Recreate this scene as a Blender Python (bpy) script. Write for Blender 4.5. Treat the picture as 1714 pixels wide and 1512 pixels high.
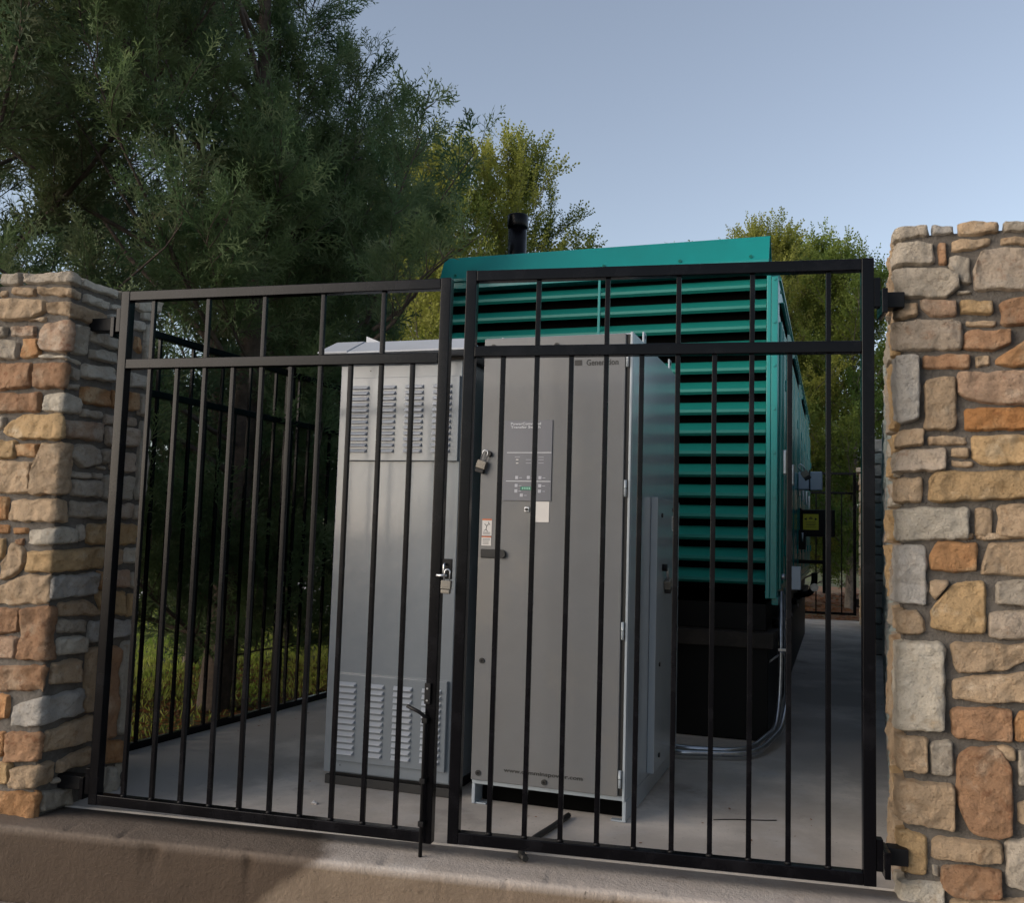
import bpy, bmesh, math, random
import numpy as np
from mathutils import Vector, Matrix, noise

for _o in list(bpy.data.objects):
    bpy.data.objects.remove(_o)
scene = bpy.context.scene
COL = scene.collection
R = math.radians

# ------------------------------------------------------------------ camera
def camera():
    cd = bpy.data.cameras.new('camera')
    cam = bpy.data.objects.new('camera', cd); COL.objects.link(cam)
    f = 1594.64
    cd.sensor_fit = 'HORIZONTAL'; cd.sensor_width = 36.0; cd.lens = f / 1714.0 * 36.0
    cd.clip_start = 0.05; cd.clip_end = 3000
    yaw, pit, rol = 0.215736, 0.088547, 0.029611
    cy, sy = math.cos(yaw), math.sin(yaw)
    fw = Vector((-sy*math.cos(pit), cy*math.cos(pit), math.sin(pit)))
    r = Vector((cy, sy, 0)); u = r.cross(fw)
    c, s = math.cos(rol), math.sin(rol)
    r2 = c*r + s*u; u2 = -s*r + c*u
    M = Matrix((r2, u2, -fw)).transposed().to_4x4()
    M.translation = Vector((0.8533, -3.1678, 1.0239))
    cam.matrix_world = M
    scene.camera = cam
camera()

# ------------------------------------------------------------------ light
SUN_AZ_LEFT = 122.0
SUN_EL = 13.0
world = bpy.data.worlds.new('World'); scene.world = world; world.use_nodes = True
nt = world.node_tree; nt.nodes.clear()
wo = nt.nodes.new('ShaderNodeOutputWorld'); bg = nt.nodes.new('ShaderNodeBackground')
sky = nt.nodes.new('ShaderNodeTexSky'); sky.sky_type = 'NISHITA'; sky.sun_disc = False
sky.sun_elevation = R(SUN_EL); sky.sun_rotation = R(-SUN_AZ_LEFT)
sky.altitude = 100; sky.air_density = 1.0; sky.dust_density = 0.7; sky.ozone_density = 2.2
bg.inputs['Strength'].default_value = 0.081
hsv = nt.nodes.new('ShaderNodeHueSaturation'); hsv.inputs['Saturation'].default_value = 0.62
mul = nt.nodes.new('ShaderNodeMixRGB'); mul.blend_type = 'MULTIPLY'; mul.inputs[0].default_value = 1.0
mul.inputs[2].default_value = (1.02, 1.0, 1.0, 1)
nt.links.new(sky.outputs[0], hsv.inputs['Color']); nt.links.new(hsv.outputs[0], mul.inputs[1]); nt.links.new(mul.outputs[0], bg.inputs[0]); nt.links.new(bg.outputs[0], wo.inputs[0])
sd = bpy.data.lights.new('sun', 'SUN'); sd.energy = 1.95; sd.angle = R(60); sd.color = (1.0, 0.86, 0.72)
so = bpy.data.objects.new('sun', sd); COL.objects.link(so)
_a, _e = R(SUN_AZ_LEFT), R(SUN_EL)
tosun = Vector((-math.sin(_a)*math.cos(_e), math.cos(_a)*math.cos(_e), math.sin(_e)))
so.rotation_euler = (-tosun).to_track_quat('-Z', 'Y').to_euler(); so.location = (-6, 6, 8)
scene.view_settings.view_transform = 'Standard'; scene.view_settings.look = 'None'
scene.view_settings.exposure = 1.45; scene.view_settings.gamma = 1.0
scene.view_settings.use_curve_mapping = False
scene.render.engine = 'CYCLES'
scene.cycles.max_bounces = 6; scene.cycles.diffuse_bounces = 3; scene.cycles.glossy_bounces = 3
scene.cycles.transmission_bounces = 3; scene.cycles.transparent_max_bounces = 6
scene.cycles.use_denoising = True
scene.cycles.sample_clamp_indirect = 6.0

# ------------------------------------------------------------------ materials
def mat(name, col, rough=0.6, metal=0.0, spec=0.5, bump=None, var=None, coat=0.0, rv=None):
    """var: list of (scale, colour, low, high, detail) noise patches; bump: (scale, strength, distance)"""
    m = bpy.data.materials.new(name); m.use_nodes = True
    t = m.node_tree; n = t.nodes; l = t.links
    b = n['Principled BSDF']
    b.inputs['Base Color'].default_value = (*col, 1); b.inputs['Roughness'].default_value = rough
    b.inputs['Metallic'].default_value = metal; b.inputs['Specular IOR Level'].default_value = spec
    if coat: b.inputs['Coat Weight'].default_value = coat; b.inputs['Coat Roughness'].default_value = 0.08
    tc = n.new('ShaderNodeTexCoord'); oi = n.new('ShaderNodeObjectInfo')
    cur = None
    if var:
        rgb = n.new('ShaderNodeRGB'); rgb.outputs[0].default_value = (*col, 1); cur = rgb.outputs[0]
        for (sc, c2, lo, hi, det) in var:
            tx = n.new('ShaderNodeTexNoise'); tx.noise_dimensions = '4D'
            tx.inputs['Scale'].default_value = sc; tx.inputs['Detail'].default_value = det
            tx.inputs['Roughness'].default_value = 0.62
            mm = n.new('ShaderNodeMath'); mm.operation = 'MULTIPLY_ADD'
            mm.inputs[1].default_value = 37.0; mm.inputs[2].default_value = sc*0.37
            l.new(oi.outputs['Random'], mm.inputs[0]); l.new(mm.outputs[0], tx.inputs['W'])
            l.new(tc.outputs['Object'], tx.inputs['Vector'])
            mr = n.new('ShaderNodeMapRange'); mr.inputs['From Min'].default_value = lo
            mr.inputs['From Max'].default_value = hi; l.new(tx.outputs['Fac'], mr.inputs['Value'])
            mx = n.new('ShaderNodeMixRGB'); l.new(mr.outputs[0], mx.inputs[0]); l.new(cur, mx.inputs[1])
            mx.inputs[2].default_value = (*c2, 1); cur = mx.outputs[0]
        if rv:
            hs = n.new('ShaderNodeHueSaturation')
            mr = n.new('ShaderNodeMapRange'); mr.inputs['To Min'].default_value = 1-rv; mr.inputs['To Max'].default_value = 1+rv
            l.new(oi.outputs['Random'], mr.inputs['Value']); l.new(mr.outputs[0], hs.inputs['Value'])
            l.new(cur, hs.inputs['Color']); cur = hs.outputs[0]
        l.new(cur, b.inputs['Base Color'])
    if bump:
        bs = bump if isinstance(bump, list) else [bump]
        prev = None
        for (sc, st, dist) in bs:
            tx = n.new('ShaderNodeTexNoise'); tx.inputs['Scale'].default_value = sc; tx.inputs['Detail'].default_value = 8
            tx.inputs['Roughness'].default_value = 0.65
            l.new(tc.outputs['Object'], tx.inputs['Vector'])
            bp = n.new('ShaderNodeBump'); bp.inputs['Strength'].default_value = st; bp.inputs['Distance'].default_value = dist
            l.new(tx.outputs['Fac'], bp.inputs['Height'])
            if prev: l.new(prev, bp.inputs['Normal'])
            prev = bp.outputs[0]
        l.new(prev, b.inputs['Normal'])
    return m

def foliage_mat(name, c1, c2, c3, scale=1.2, trans=0.45):
    m = bpy.data.materials.new(name); m.use_nodes = True
    t = m.node_tree; n = t.nodes; l = t.links; n.clear()
    out = n.new('ShaderNodeOutputMaterial'); tc = n.new('ShaderNodeTexCoord')
    def nz(sc, lo, hi, det=3):
        tx = n.new('ShaderNodeTexNoise'); tx.inputs['Scale'].default_value = sc; tx.inputs['Detail'].default_value = det
        l.new(tc.outputs['Object'], tx.inputs['Vector'])
        mr = n.new('ShaderNodeMapRange'); mr.inputs['From Min'].default_value = lo; mr.inputs['From Max'].default_value = hi
        l.new(tx.outputs['Fac'], mr.inputs['Value']); return mr.outputs[0]
    a = n.new('ShaderNodeMixRGB'); a.inputs[1].default_value = (*c1, 1); a.inputs[2].default_value = (*c2, 1)
    l.new(nz(scale, .38, .62), a.inputs[0])
    b = n.new('ShaderNodeMixRGB'); b.inputs[2].default_value = (*c3, 1); l.new(a.outputs[0], b.inputs[1])
    l.new(nz(scale*7, .5, .75), b.inputs[0])
    d = n.new('ShaderNodeBsdfPrincipled'); d.inputs['Roughness'].default_value = .65; l.new(b.outputs[0], d.inputs['Base Color'])
    d.inputs['Specular IOR Level'].default_value = .25
    tr = n.new('ShaderNodeBsdfTranslucent'); l.new(b.outputs[0], tr.inputs['Color'])
    mx = n.new('ShaderNodeMixShader'); mx.inputs[0].default_value = trans
    l.new(d.outputs[0], mx.inputs[1]); l.new(tr.outputs[0], mx.inputs[2]); l.new(mx.outputs[0], out.inputs['Surface'])
    return m

M = {}
M['iron'] = mat('black gloss iron paint', (.0022, .0022, .0032), .24, 0, .14, bump=(60, .10, .002),
                var=[(9, (.008, .008, .010), .5, .75, 4), (55, (.035, .035, .037), .70, .82, 5)])
M['iron_dull'] = mat('dull black steel', (.005, .005, .006), .5, spec=.2, bump=(90, .15, .002))
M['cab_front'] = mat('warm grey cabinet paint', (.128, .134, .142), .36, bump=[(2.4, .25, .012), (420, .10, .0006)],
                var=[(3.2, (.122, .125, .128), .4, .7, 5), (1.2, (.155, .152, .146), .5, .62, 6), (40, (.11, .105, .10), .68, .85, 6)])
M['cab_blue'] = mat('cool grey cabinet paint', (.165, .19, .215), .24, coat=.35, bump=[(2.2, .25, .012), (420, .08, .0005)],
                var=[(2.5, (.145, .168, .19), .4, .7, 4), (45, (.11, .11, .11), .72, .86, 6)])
M['cab_side'] = mat('cool grey side paint with painted sky sheen', (.34, .385, .425), .24, coat=.35, bump=[(2.2, .25, .012), (420, .08, .0005)], var=[(2.5, (.31, .355, .395), .4, .7, 4), (45, (.24, .25, .26), .74, .86, 6)])  # lighter than the door: reflected sky is put into the colour
M['panel_grey'] = mat('membrane panel grey', (.125, .132, .155), .35)
M['steel'] = mat('galvanised steel', (.50, .52, .55), .28, .9, bump=(160, .1, .001), var=[(30, (.36, .37, .40), .4, .7, 4)])
M['brass'] = mat('worn laminated padlock steel', (.20, .185, .16), .5, .6, bump=(200, .2, .001))
M['rubber'] = mat('black rubber', (.012, .012, .012), .6)
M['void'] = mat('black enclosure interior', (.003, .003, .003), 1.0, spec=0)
M['teal'] = mat('teal enclosure paint', (.006, .235, .225), .24, bump=(300, .06, .0006),
                var=[(2.2, (.007, .20, .19), .4, .7, 5), (30, (.02, .22, .20), .7, .85, 6)])
M['teal_dark'] = mat('teal louver paint', (.005, .18, .152), .52, bump=(300, .06, .0006), var=[(4, (.004, .165, .14), .4, .7, 5)])
M['tank'] = mat('black tank paint', (.0035, .0035, .004), .5, spec=.15, bump=(60, .15, .002))
M['tank_rim'] = mat('dusty black channel', (.022, .019, .017), .6, spec=.2, bump=(60, .25, .002), var=[(10, (.045, .036, .03), .45, .7, 5)])
M['white'] = mat('white label', (.62, .60, .58), .5)
M['btn'] = mat('pale key', (.42, .43, .48), .5)
M['orange'] = mat('orange label band', (.55, .13, .03), .5)
M['yellow'] = mat('yellow label', (.62, .58, .03), .5)
M['ink'] = mat('black print', (.008, .008, .008), .5)
M['ink_white'] = mat('white print', (.60, .62, .66), .5)
M['lcd'] = mat('green display glass', (.02, .16, .11), .12)
M['lcd_char'] = mat('display characters', (.22, .48, .38), .4)
M['box_blue'] = mat('grey weatherproof box', (.36, .42, .50), .4)
M['mortar'] = mat('grey mortar', (.15, .135, .118), .95, bump=[(50, 1.0, .02), (220, 1.0, .006)],
                var=[(7, (.09, .082, .072), .4, .65, 8), (30, (.18, .165, .145), .55, .75, 6)])
M['concrete'] = mat('worn concrete', (.60, .55, .495), .82, bump=[(12, .35, .006), (70, .4, .003), (240, .5, .0015)],
                var=[(1.3, (.40, .365, .33), .42, .58, 8), (6, (.46, .44, .42), .5, .7, 8), (2.6, (.25, .225, .20), .57, .70, 8), (.7, (.36, .33, .30), .48, .56, 9), (90, (.17, .155, .145), .62, .74, 4)])
def curb_mat():
    m = mat('soil-splashed curb concrete with darker left part', (.36, .32, .29), .85, bump=[(14, .7, .010), (90, .8, .005), (260, .6, .002)],
            var=[(1.6, (.29, .255, .225), .42, .62, 8), (7, (.39, .355, .325), .5, .7, 8), (60, (.10, .085, .07), .66, .74, 3), (14, (.15, .12, .095), .60, .72, 7)])
    t = m.node_tree; n = t.nodes; l = t.links; b = n['Principled BSDF']
    src = b.inputs['Base Color'].links[0].from_socket
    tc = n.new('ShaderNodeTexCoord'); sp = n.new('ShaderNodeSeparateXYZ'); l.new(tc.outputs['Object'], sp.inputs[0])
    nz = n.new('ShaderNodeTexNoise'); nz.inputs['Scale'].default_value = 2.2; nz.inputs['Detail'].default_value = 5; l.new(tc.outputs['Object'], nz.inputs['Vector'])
    # darker tone: covers the left part, its edge running down to the left
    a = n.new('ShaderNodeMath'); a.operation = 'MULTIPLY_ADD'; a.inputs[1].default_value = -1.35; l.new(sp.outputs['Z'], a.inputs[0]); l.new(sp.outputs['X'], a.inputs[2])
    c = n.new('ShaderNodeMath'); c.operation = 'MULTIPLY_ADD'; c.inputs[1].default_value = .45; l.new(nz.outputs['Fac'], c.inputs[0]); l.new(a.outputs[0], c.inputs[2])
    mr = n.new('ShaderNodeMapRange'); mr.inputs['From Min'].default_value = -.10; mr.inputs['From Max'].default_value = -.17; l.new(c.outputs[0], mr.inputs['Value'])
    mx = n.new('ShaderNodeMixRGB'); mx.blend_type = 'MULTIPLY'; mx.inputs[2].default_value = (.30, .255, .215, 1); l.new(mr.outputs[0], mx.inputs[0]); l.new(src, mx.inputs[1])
    # soil splash on the lower face
    ms = n.new('ShaderNodeMapRange'); ms.inputs['From Min'].default_value = -.064; ms.inputs['From Max'].default_value = -.090; l.new(sp.outputs['Z'], ms.inputs['Value'])
    my = n.new('ShaderNodeMixRGB'); my.blend_type = 'MULTIPLY'; my.inputs[2].default_value = (.47, .39, .30, 1); l.new(ms.outputs[0], my.inputs[0]); l.new(mx.outputs[0], my.inputs[1])
    l.new(my.outputs[0], b.inputs['Base Color'])
    return m
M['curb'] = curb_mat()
M['trunk'] = mat('shaggy cedar bark', (.10, .075, .058), .95, bump=(28, .8, .02), var=[(18, (.055, .042, .034), .4, .6, 6)])
M['bark_grey'] = mat('grey bark', (.15, .13, .11), .95, bump=(25, .7, .02), var=[(14, (.08, .07, .06), .4, .6, 6)])
M['cedar'] = foliage_mat('cedar foliage', (.075, .135, .060), (.125, .175, .070), (.23, .27, .14), .9, .45)
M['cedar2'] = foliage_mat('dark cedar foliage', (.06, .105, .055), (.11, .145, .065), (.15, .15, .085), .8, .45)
M['elm'] = foliage_mat('yellowing elm leaves', (.12, .16, .035), (.29, .30, .06), (.24, .25, .07), .8, .5)
M['elm_green'] = foliage_mat('green elm leaves', (.075, .135, .03), (.19, .23, .045), (.13, .18, .045), .7, .5)
M['grass'] = foliage_mat('lawn grass', (.20, .30, .05), (.36, .38, .08), (.30, .27, .11), .8, .55)
M['litter'] = foliage_mat('fallen leaves', (.16, .065, .03), (.26, .11, .04), (.10, .05, .03), 2, .3)
M['soil'] = mat('ground soil and grass', (.05, .06, .022), .95, bump=(20, .6, .03),
                var=[(.6, (.085, .10, .025), .4, .6, 6), (3, (.06, .04, .026), .5, .65, 6)])
M['litter_ground'] = mat('leaf covered ground', (.16, .075, .035), .95, bump=(18, .8, .03),
                var=[(1.1, (.09, .085, .03), .5, .62, 7), (12, (.26, .13, .05), .5, .7, 6), (30, (.05, .03, .02), .55, .7, 4)])
M['road'] = mat('pale gravel drive', (.42, .41, .40), .9, bump=(40, .4, .01), var=[(5, (.34, .33, .32), .4, .6, 5)])
M['gravel'] = mat('brown gravel', (.14, .11, .09), .95, bump=(60, .9, .02), var=[(30, (.22, .18, .15), .45, .6, 5)])

def stone_mat(name, c, c2, c3, thr=.56):
    return mat(name, c, .88, spec=.3, bump=[(38, 1.0, .022), (120, 1.0, .010), (380, .8, .004)],
               var=[(9, c2, thr, thr+.13, 7), (24, c3, .56, .70, 8), (110, tuple(x*.62 for x in c), .56, .70, 5)], rv=.13)
S = {
 'g': stone_mat('grey buff limestone', (.40, .35, .285), (.48, .435, .365), (.27, .225, .175)),
 'w': stone_mat('pale cream limestone', (.50, .455, .38), (.56, .52, .45), (.38, .31, .225)),
 's': stone_mat('blue grey limestone', (.42, .395, .36), (.50, .475, .44), (.30, .265, .225)),
 't': stone_mat('tan sandstone', (.44, .325, .215), (.52, .42, .31), (.31, .20, .115)),
 'y': stone_mat('ochre sandstone', (.45, .31, .165), (.52, .42, .29), (.31, .195, .085)),
 'o': stone_mat('orange sandstone', (.43, .235, .110), (.49, .35, .21), (.28, .125, .05), .52),
 'u': stone_mat('deep orange sandstone', (.40, .19, .07), (.43, .25, .12), (.27, .11, .04), .54),
 'b': stone_mat('rust brown sandstone', (.34, .20, .115), (.44, .32, .22), (.22, .10, .05), .52),
 'r': stone_mat('reddish sandstone', (.40, .275, .19), (.49, .41, .325), (.26, .12, .07), .50),
 'p': stone_mat('pinkish grey limestone', (.43, .355, .28), (.50, .44, .365), (.29, .19, .13)),
 'k': stone_mat('green tinged grey stone', (.31, .345, .325), (.40, .43, .41), (.20, .22, .205)),
}

# ------------------------------------------------------------------ helpers
def tag(o, label=None, cat=None, group=None, kind=None):
    if label: o['label'] = label
    if cat: o['category'] = cat
    if group: o['group'] = group
    if kind: o['kind'] = kind
    return o
def empty(name, loc=(0, 0, 0), rz=0.0, label=None, cat=None, group=None, parent=None):
    o = bpy.data.objects.new(name, None); COL.objects.link(o); o.location = loc; o.rotation_euler = (0, 0, rz)
    o.empty_display_size = .1
    if parent: o.parent = parent
    return tag(o, label, cat, group)
def link(name, me, m=None, parent=None, loc=(0, 0, 0), rot=(0, 0, 0)):
    o = bpy.data.objects.new(name, me); COL.objects.link(o)
    if m is not None and len(me.materials) == 0: me.materials.append(m)
    if parent: o.parent = parent
    o.location = loc; o.rotation_euler = rot
    return o
def smooth(me, on=True):
    me.polygons.foreach_set('use_smooth', [on]*len(me.polygons)); return me
_cache = {}
def box_me(sx, sy, sz, bev, m):
    key = ('b', round(sx, 5), round(sy, 5), round(sz, 5), bev, m.name)
    if key in _cache: return _cache[key]
    bm = bmesh.new(); bmesh.ops.create_cube(bm, size=1.0)
    bmesh.ops.scale(bm, vec=(sx, sy, sz), verts=bm.verts)
    if bev > 0:
        b = min(bev, .45*min(sx, sy, sz))
        bmesh.ops.bevel(bm, geom=list(bm.edges), offset=b, segments=2, profile=.5, affect='EDGES')
    me = bpy.data.meshes.new('box'); bm.to_mesh(me); bm.free(); me.materials.append(m)
    if bev > 0: smooth(me); 
    _cache[key] = me
    return me
def box(name, lo, hi, m, parent=None, bev=.002, rot=(0, 0, 0)):
    """axis aligned box between two local corners; origin at its centre"""
    lo = Vector(lo); hi = Vector(hi); s = hi-lo
    o = link(name, box_me(abs(s.x), abs(s.y), abs(s.z), bev, m), None, parent, (lo+hi)/2, rot)
    if bev > 0:
        md = o.modifiers.new('wn', 'WEIGHTED_NORMAL'); md.keep_sharp = False
    return o
def mesh(name, verts, faces, m, parent=None, sm=False, loc=(0, 0, 0)):
    me = bpy.data.meshes.new(name); me.from_pydata([tuple(v) for v in verts], [], faces); me.update()
    me.materials.append(m)
    if sm: smooth(me)
    return link(name, me, None, parent, loc)
def prism(name, prof, a, b, axis, m, parent=None, bev=0.0):
    """extrude closed 2D profile along an axis ('x': prof=(y,z))"""
    n = len(prof); V = []
    for t in (a, b):
        for p in prof:
            V.append((t, p[0], p[1]) if axis == 'x' else ((p[0], t, p[1]) if axis == 'y' else (p[0], p[1], t)))
    F = [list(range(n))[::-1], list(range(n, 2*n))] + [[i, (i+1) % n, n+(i+1) % n, n+i] for i in range(n)]
    bm = bmesh.new(); vs = [bm.verts.new(v) for v in V]
    for f in F: bm.faces.new([vs[i] for i in f])
    bmesh.ops.recalc_face_normals(bm, faces=bm.faces)
    if bev: bmesh.ops.bevel(bm, geom=list(bm.edges), offset=bev, segments=1, affect='EDGES')
    me = bpy.data.meshes.new(name); bm.to_mesh(me); bm.free(); me.materials.append(m)
    return link(name, me, None, parent)
def tube_data(pts, rads, n=10, cap=True):
    pts = [Vector(p) for p in pts]; V = []; F = []
    if not hasattr(rads, '__len__'): rads = [rads]*len(pts)
    up = Vector((0, 0, 1)); prev = None
    for i, p in enumerate(pts):
        d = (pts[min(i+1, len(pts)-1)]-pts[max(i-1, 0)]).normalized()
        if prev is None:
            a = d.cross(up)
            if a.length < .1: a = d.cross(Vector((1, 0, 0)))
        else: a = prev-d*prev.dot(d)
        a.normalize(); b = d.cross(a); prev = a
        for k in range(n):
            t = 2*math.pi*k/n; V.append(p+(a*math.cos(t)+b*math.sin(t))*rads[i])
    for i in range(len(pts)-1):
        for k in range(n):
            F.append((i*n+k, i*n+(k+1) % n, (i+1)*n+(k+1) % n, (i+1)*n+k))
    if cap: F += [tuple(range(n))[::-1], tuple(range((len(pts)-1)*n, len(pts)*n))]
    return V, F
def tube(name, pts, r, m, parent=None, n=10):
    V, F = tube_data(pts, r, n)
    o = mesh(name, V, F, m, parent, True)
    o.data.polygons[-1].use_smooth = False; o.data.polygons[-2].use_smooth = False
    return o
def bend(pts, rad=.05, k=5):
    """round the corners of a polyline"""
    P = [Vector(p) for p in pts]; out = [P[0]]
    for i in range(1, len(P)-1):
        a = (P[i-1]-P[i]); b = (P[i+1]-P[i]); r = min(rad, a.length*.45, b.length*.45)
        A = P[i]+a.normalized()*r; B = P[i]+b.normalized()*r
        for j in range(k+1):
            t = j/k; out.append(A*(1-t)**2+P[i]*2*t*(1-t)+B*t*t)
    out.append(P[-1]); return out
def text(name, s, width, loc, rot, m, parent, bold=0.0, height=None):
    cu = bpy.data.curves.new(name, 'FONT'); cu.body = s; cu.size = 1.0; cu.extrude = 0.002; cu.offset = bold
    cu.resolution_u = 3
    tmp = bpy.data.objects.new('tmp', cu); COL.objects.link(tmp)
    bpy.context.view_layer.update()
    me = bpy.data.meshes.new_from_object(tmp.evaluated_get(bpy.context.evaluated_depsgraph_get()))
    bpy.data.objects.remove(tmp)
    co = np.empty(len(me.vertices)*3); me.vertices.foreach_get('co', co); co = co.reshape(-1, 3)
    w = co[:, 0].max()-co[:, 0].min(); co[:, 0] -= co[:, 0].min()
    k = width/w; kz = k if height is None else height/(co[:, 1].max()-co[:, 1].min())
    co[:, 0] *= k; co[:, 1] *= kz; co[:, 2] *= .2
    me.vertices.foreach_set('co', co.ravel()); me.materials.clear(); me.materials.append(m); me.name = name
    return link(name, me, None, parent, loc, rot)
FRONT = (math.pi/2, 0, 0)

# ------------------------------------------------------------------ stones
rnd = random.Random(7)
def stone_me(st, frame, seed, m, relief=.020, wav=.0055, res=.0095, ex=.0035):
    """st: stations (s, top, bottom) along the unrolled wall; frame(s,z,h)->point"""
    st = [(a[0]-ex if i == 0 else (a[0]+ex if i == len(st)-1 else a[0]), a[1]+ex, a[2]-ex) for i, a in enumerate(st)]
    s0, s1 = st[0][0], st[-1][0]; L = max(s1-s0, .01)
    Hh = max(a[1]-a[2] for a in st)
    nu = int(min(26, max(8, L/res))); nv = int(min(22, max(6, Hh/res)))
    S_ = [a[0] for a in st]; T_ = [a[1] for a in st]; B_ = [a[2] for a in st]
    us = [.5-.5*math.cos(math.pi*i/nu)*.35-.65*(.5-i/nu) for i in range(nu+1)]; us = [(x-us[0])/(us[-1]-us[0]) for x in us]
    xs = [s0+L*u for u in us]
    if s0 < -1e-6 < 0 < s1:
        k = min(range(1, len(xs)-1), key=lambda i: abs(xs[i])); xs[k] = 0.0
    rel = min(relief, .16*min(L, Hh)+.006)*(.75+.5*((seed*0.61803) % 1))
    V = []; F = []
    off = Vector((seed*1.7, seed*.9, seed*2.3))
    tiltu = (((seed*.377) % 1)-.5)*.012; tiltv = (((seed*.719) % 1)-.5)*.010
    for i, s in enumerate(xs):
        u = (s-s0)/L
        top = float(np.interp(s, S_, T_)); bot = float(np.interp(s, S_, B_))
        q = abs(2*u-1); ec = min(.014, L*.25)/L*2
        rr = 1.0
        if q > 1-ec: rr = max(0.0, 1-((q-(1-ec))/ec)**2.2*.20)
        mid = (top+bot)/2; hh = (top-bot)/2*rr
        top = mid+hh+wav*(noise.noise(Vector((s*24, top*3, 1))+off)*1.3+noise.noise(Vector((s*70, top*3, 2))+off)*.5)
        bot = mid-hh+wav*(noise.noise(Vector((s*24, bot*3, 5))+off)*1.3+noise.noise(Vector((s*70, bot*3, 8))+off)*.5)
        for j in range(nv+1):
            v = .35*(.5-.5*math.cos(math.pi*j/nv))+.65*j/nv; z = bot+(top-bot)*v
            du = min(u, 1-u)*L; dv = min(v, 1-v)*(top-bot)
            e = .0065
            fu = 1-max(0, 1-du/e)**2.2; fv = 1-max(0, 1-dv/e)**2.2
            f = max(0, fu)*max(0, fv)
            n1 = noise.fractal(Vector((s*11, z*11, 0))+off, .9, 2.1, 4)
            n2 = noise.noise(Vector((s*48, z*48, 3))+off)+.6*noise.noise(Vector((s*95, z*95, 7))+off)
            n3 = abs(noise.noise(Vector((s*17+z*6, z*20, 11))+off))
            h = -.019+f*(rel+.013+.0105*n1+.0050*n2-.014*n3)+f*(tiltu*(2*u-1)+tiltv*(2*v-1))
            ss = s+wav*noise.noise(Vector((z*26, s*4, 9))+off)*(1-fu)*1.5
            if abs(s) < 1e-9: ss = s
            V.append(frame(ss, z, h))
    n = nv+1
    for i in range(len(xs)-1):
        for j in range(nv):
            F.append((i*n+j, (i+1)*n+j, (i+1)*n+j+1, i*n+j+1))
    me = bpy.data.meshes.new('stone'); me.from_pydata(V, [], F); me.update(); me.materials.append(m); smooth(me)
    return me
def corner_frame(mode):
    """local frame of a pillar whose seen corner is the origin. mode L: front to -x, side to +y facing +x;
    mode R: front to +x, side (negative s) to +y facing -x"""
    r = .012
    def fr(s, z, h):
        if mode == 'R': s = -s
        if s <= -r: p = (s, -h)
        elif s >= r: p = (h, s)
        else:
            t = (s/r+1)/2*math.pi/2      # 0..pi/2
            cx, cy = -r, r
            p = (cx+(r*.8+h)*math.sin(t), cy-(r*.8+h)*math.cos(t))
        x, y = p
        if mode == 'R': x = -x
        return (x, y, z)
    return fr
def add_stone(root, st, frame, code, relief=.020):
    add_stone.n += 1
    me = stone_me(st, frame, add_stone.n, S[code], relief)
    o = link('stone', me, None, root)
    return o
add_stone.n = 0
def courses(root, s0, s1, z0, z1, frame, codes, rs, relief=.020, hmin=.05, hmax=.15, wmin=.08, wmax=.30, gap=.014):
    z = z1
    while z > z0+.02:
        h = min(rs.uniform(hmin, hmax), z-z0)
        if z-h-z0 < hmin: h = z-z0
        s = s0
        while s < s1-.01:
            w = rs.uniform(wmin, wmax)*(1.2 if h < .08 else 1)
            if s1-(s+w) < wmin: w = s1-s
            c = rs.choice(codes)
            parts = [(z-gap*.5, z-h+gap*.5)]
            if h > .11 and w < .17 and rs.random() < .35:
                m_ = z-h*rs.uniform(.35, .65); parts = [(z-gap*.5, m_+gap*.5), (m_-gap*.5, z-h+gap*.5)]
            for (a, b) in parts:
                j = lambda: rs.uniform(-.006, .006)
                st = [(s+gap*.5, a+j(), b+j()), (s+w*.5, a+j()*.6, b+j()*.6), (s+w-gap*.5, a+j(), b+j())]
                add_stone(root, st, frame, c, relief); c = rs.choice(codes)
            s += w
        z -= h
def parse(t):
    out = []
    for e in t.split(';'):
        a = e.split(' '); out.append((a[0], [tuple(float(x) for x in b.split(',')) for b in a[1:]]))
    return out
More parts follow.
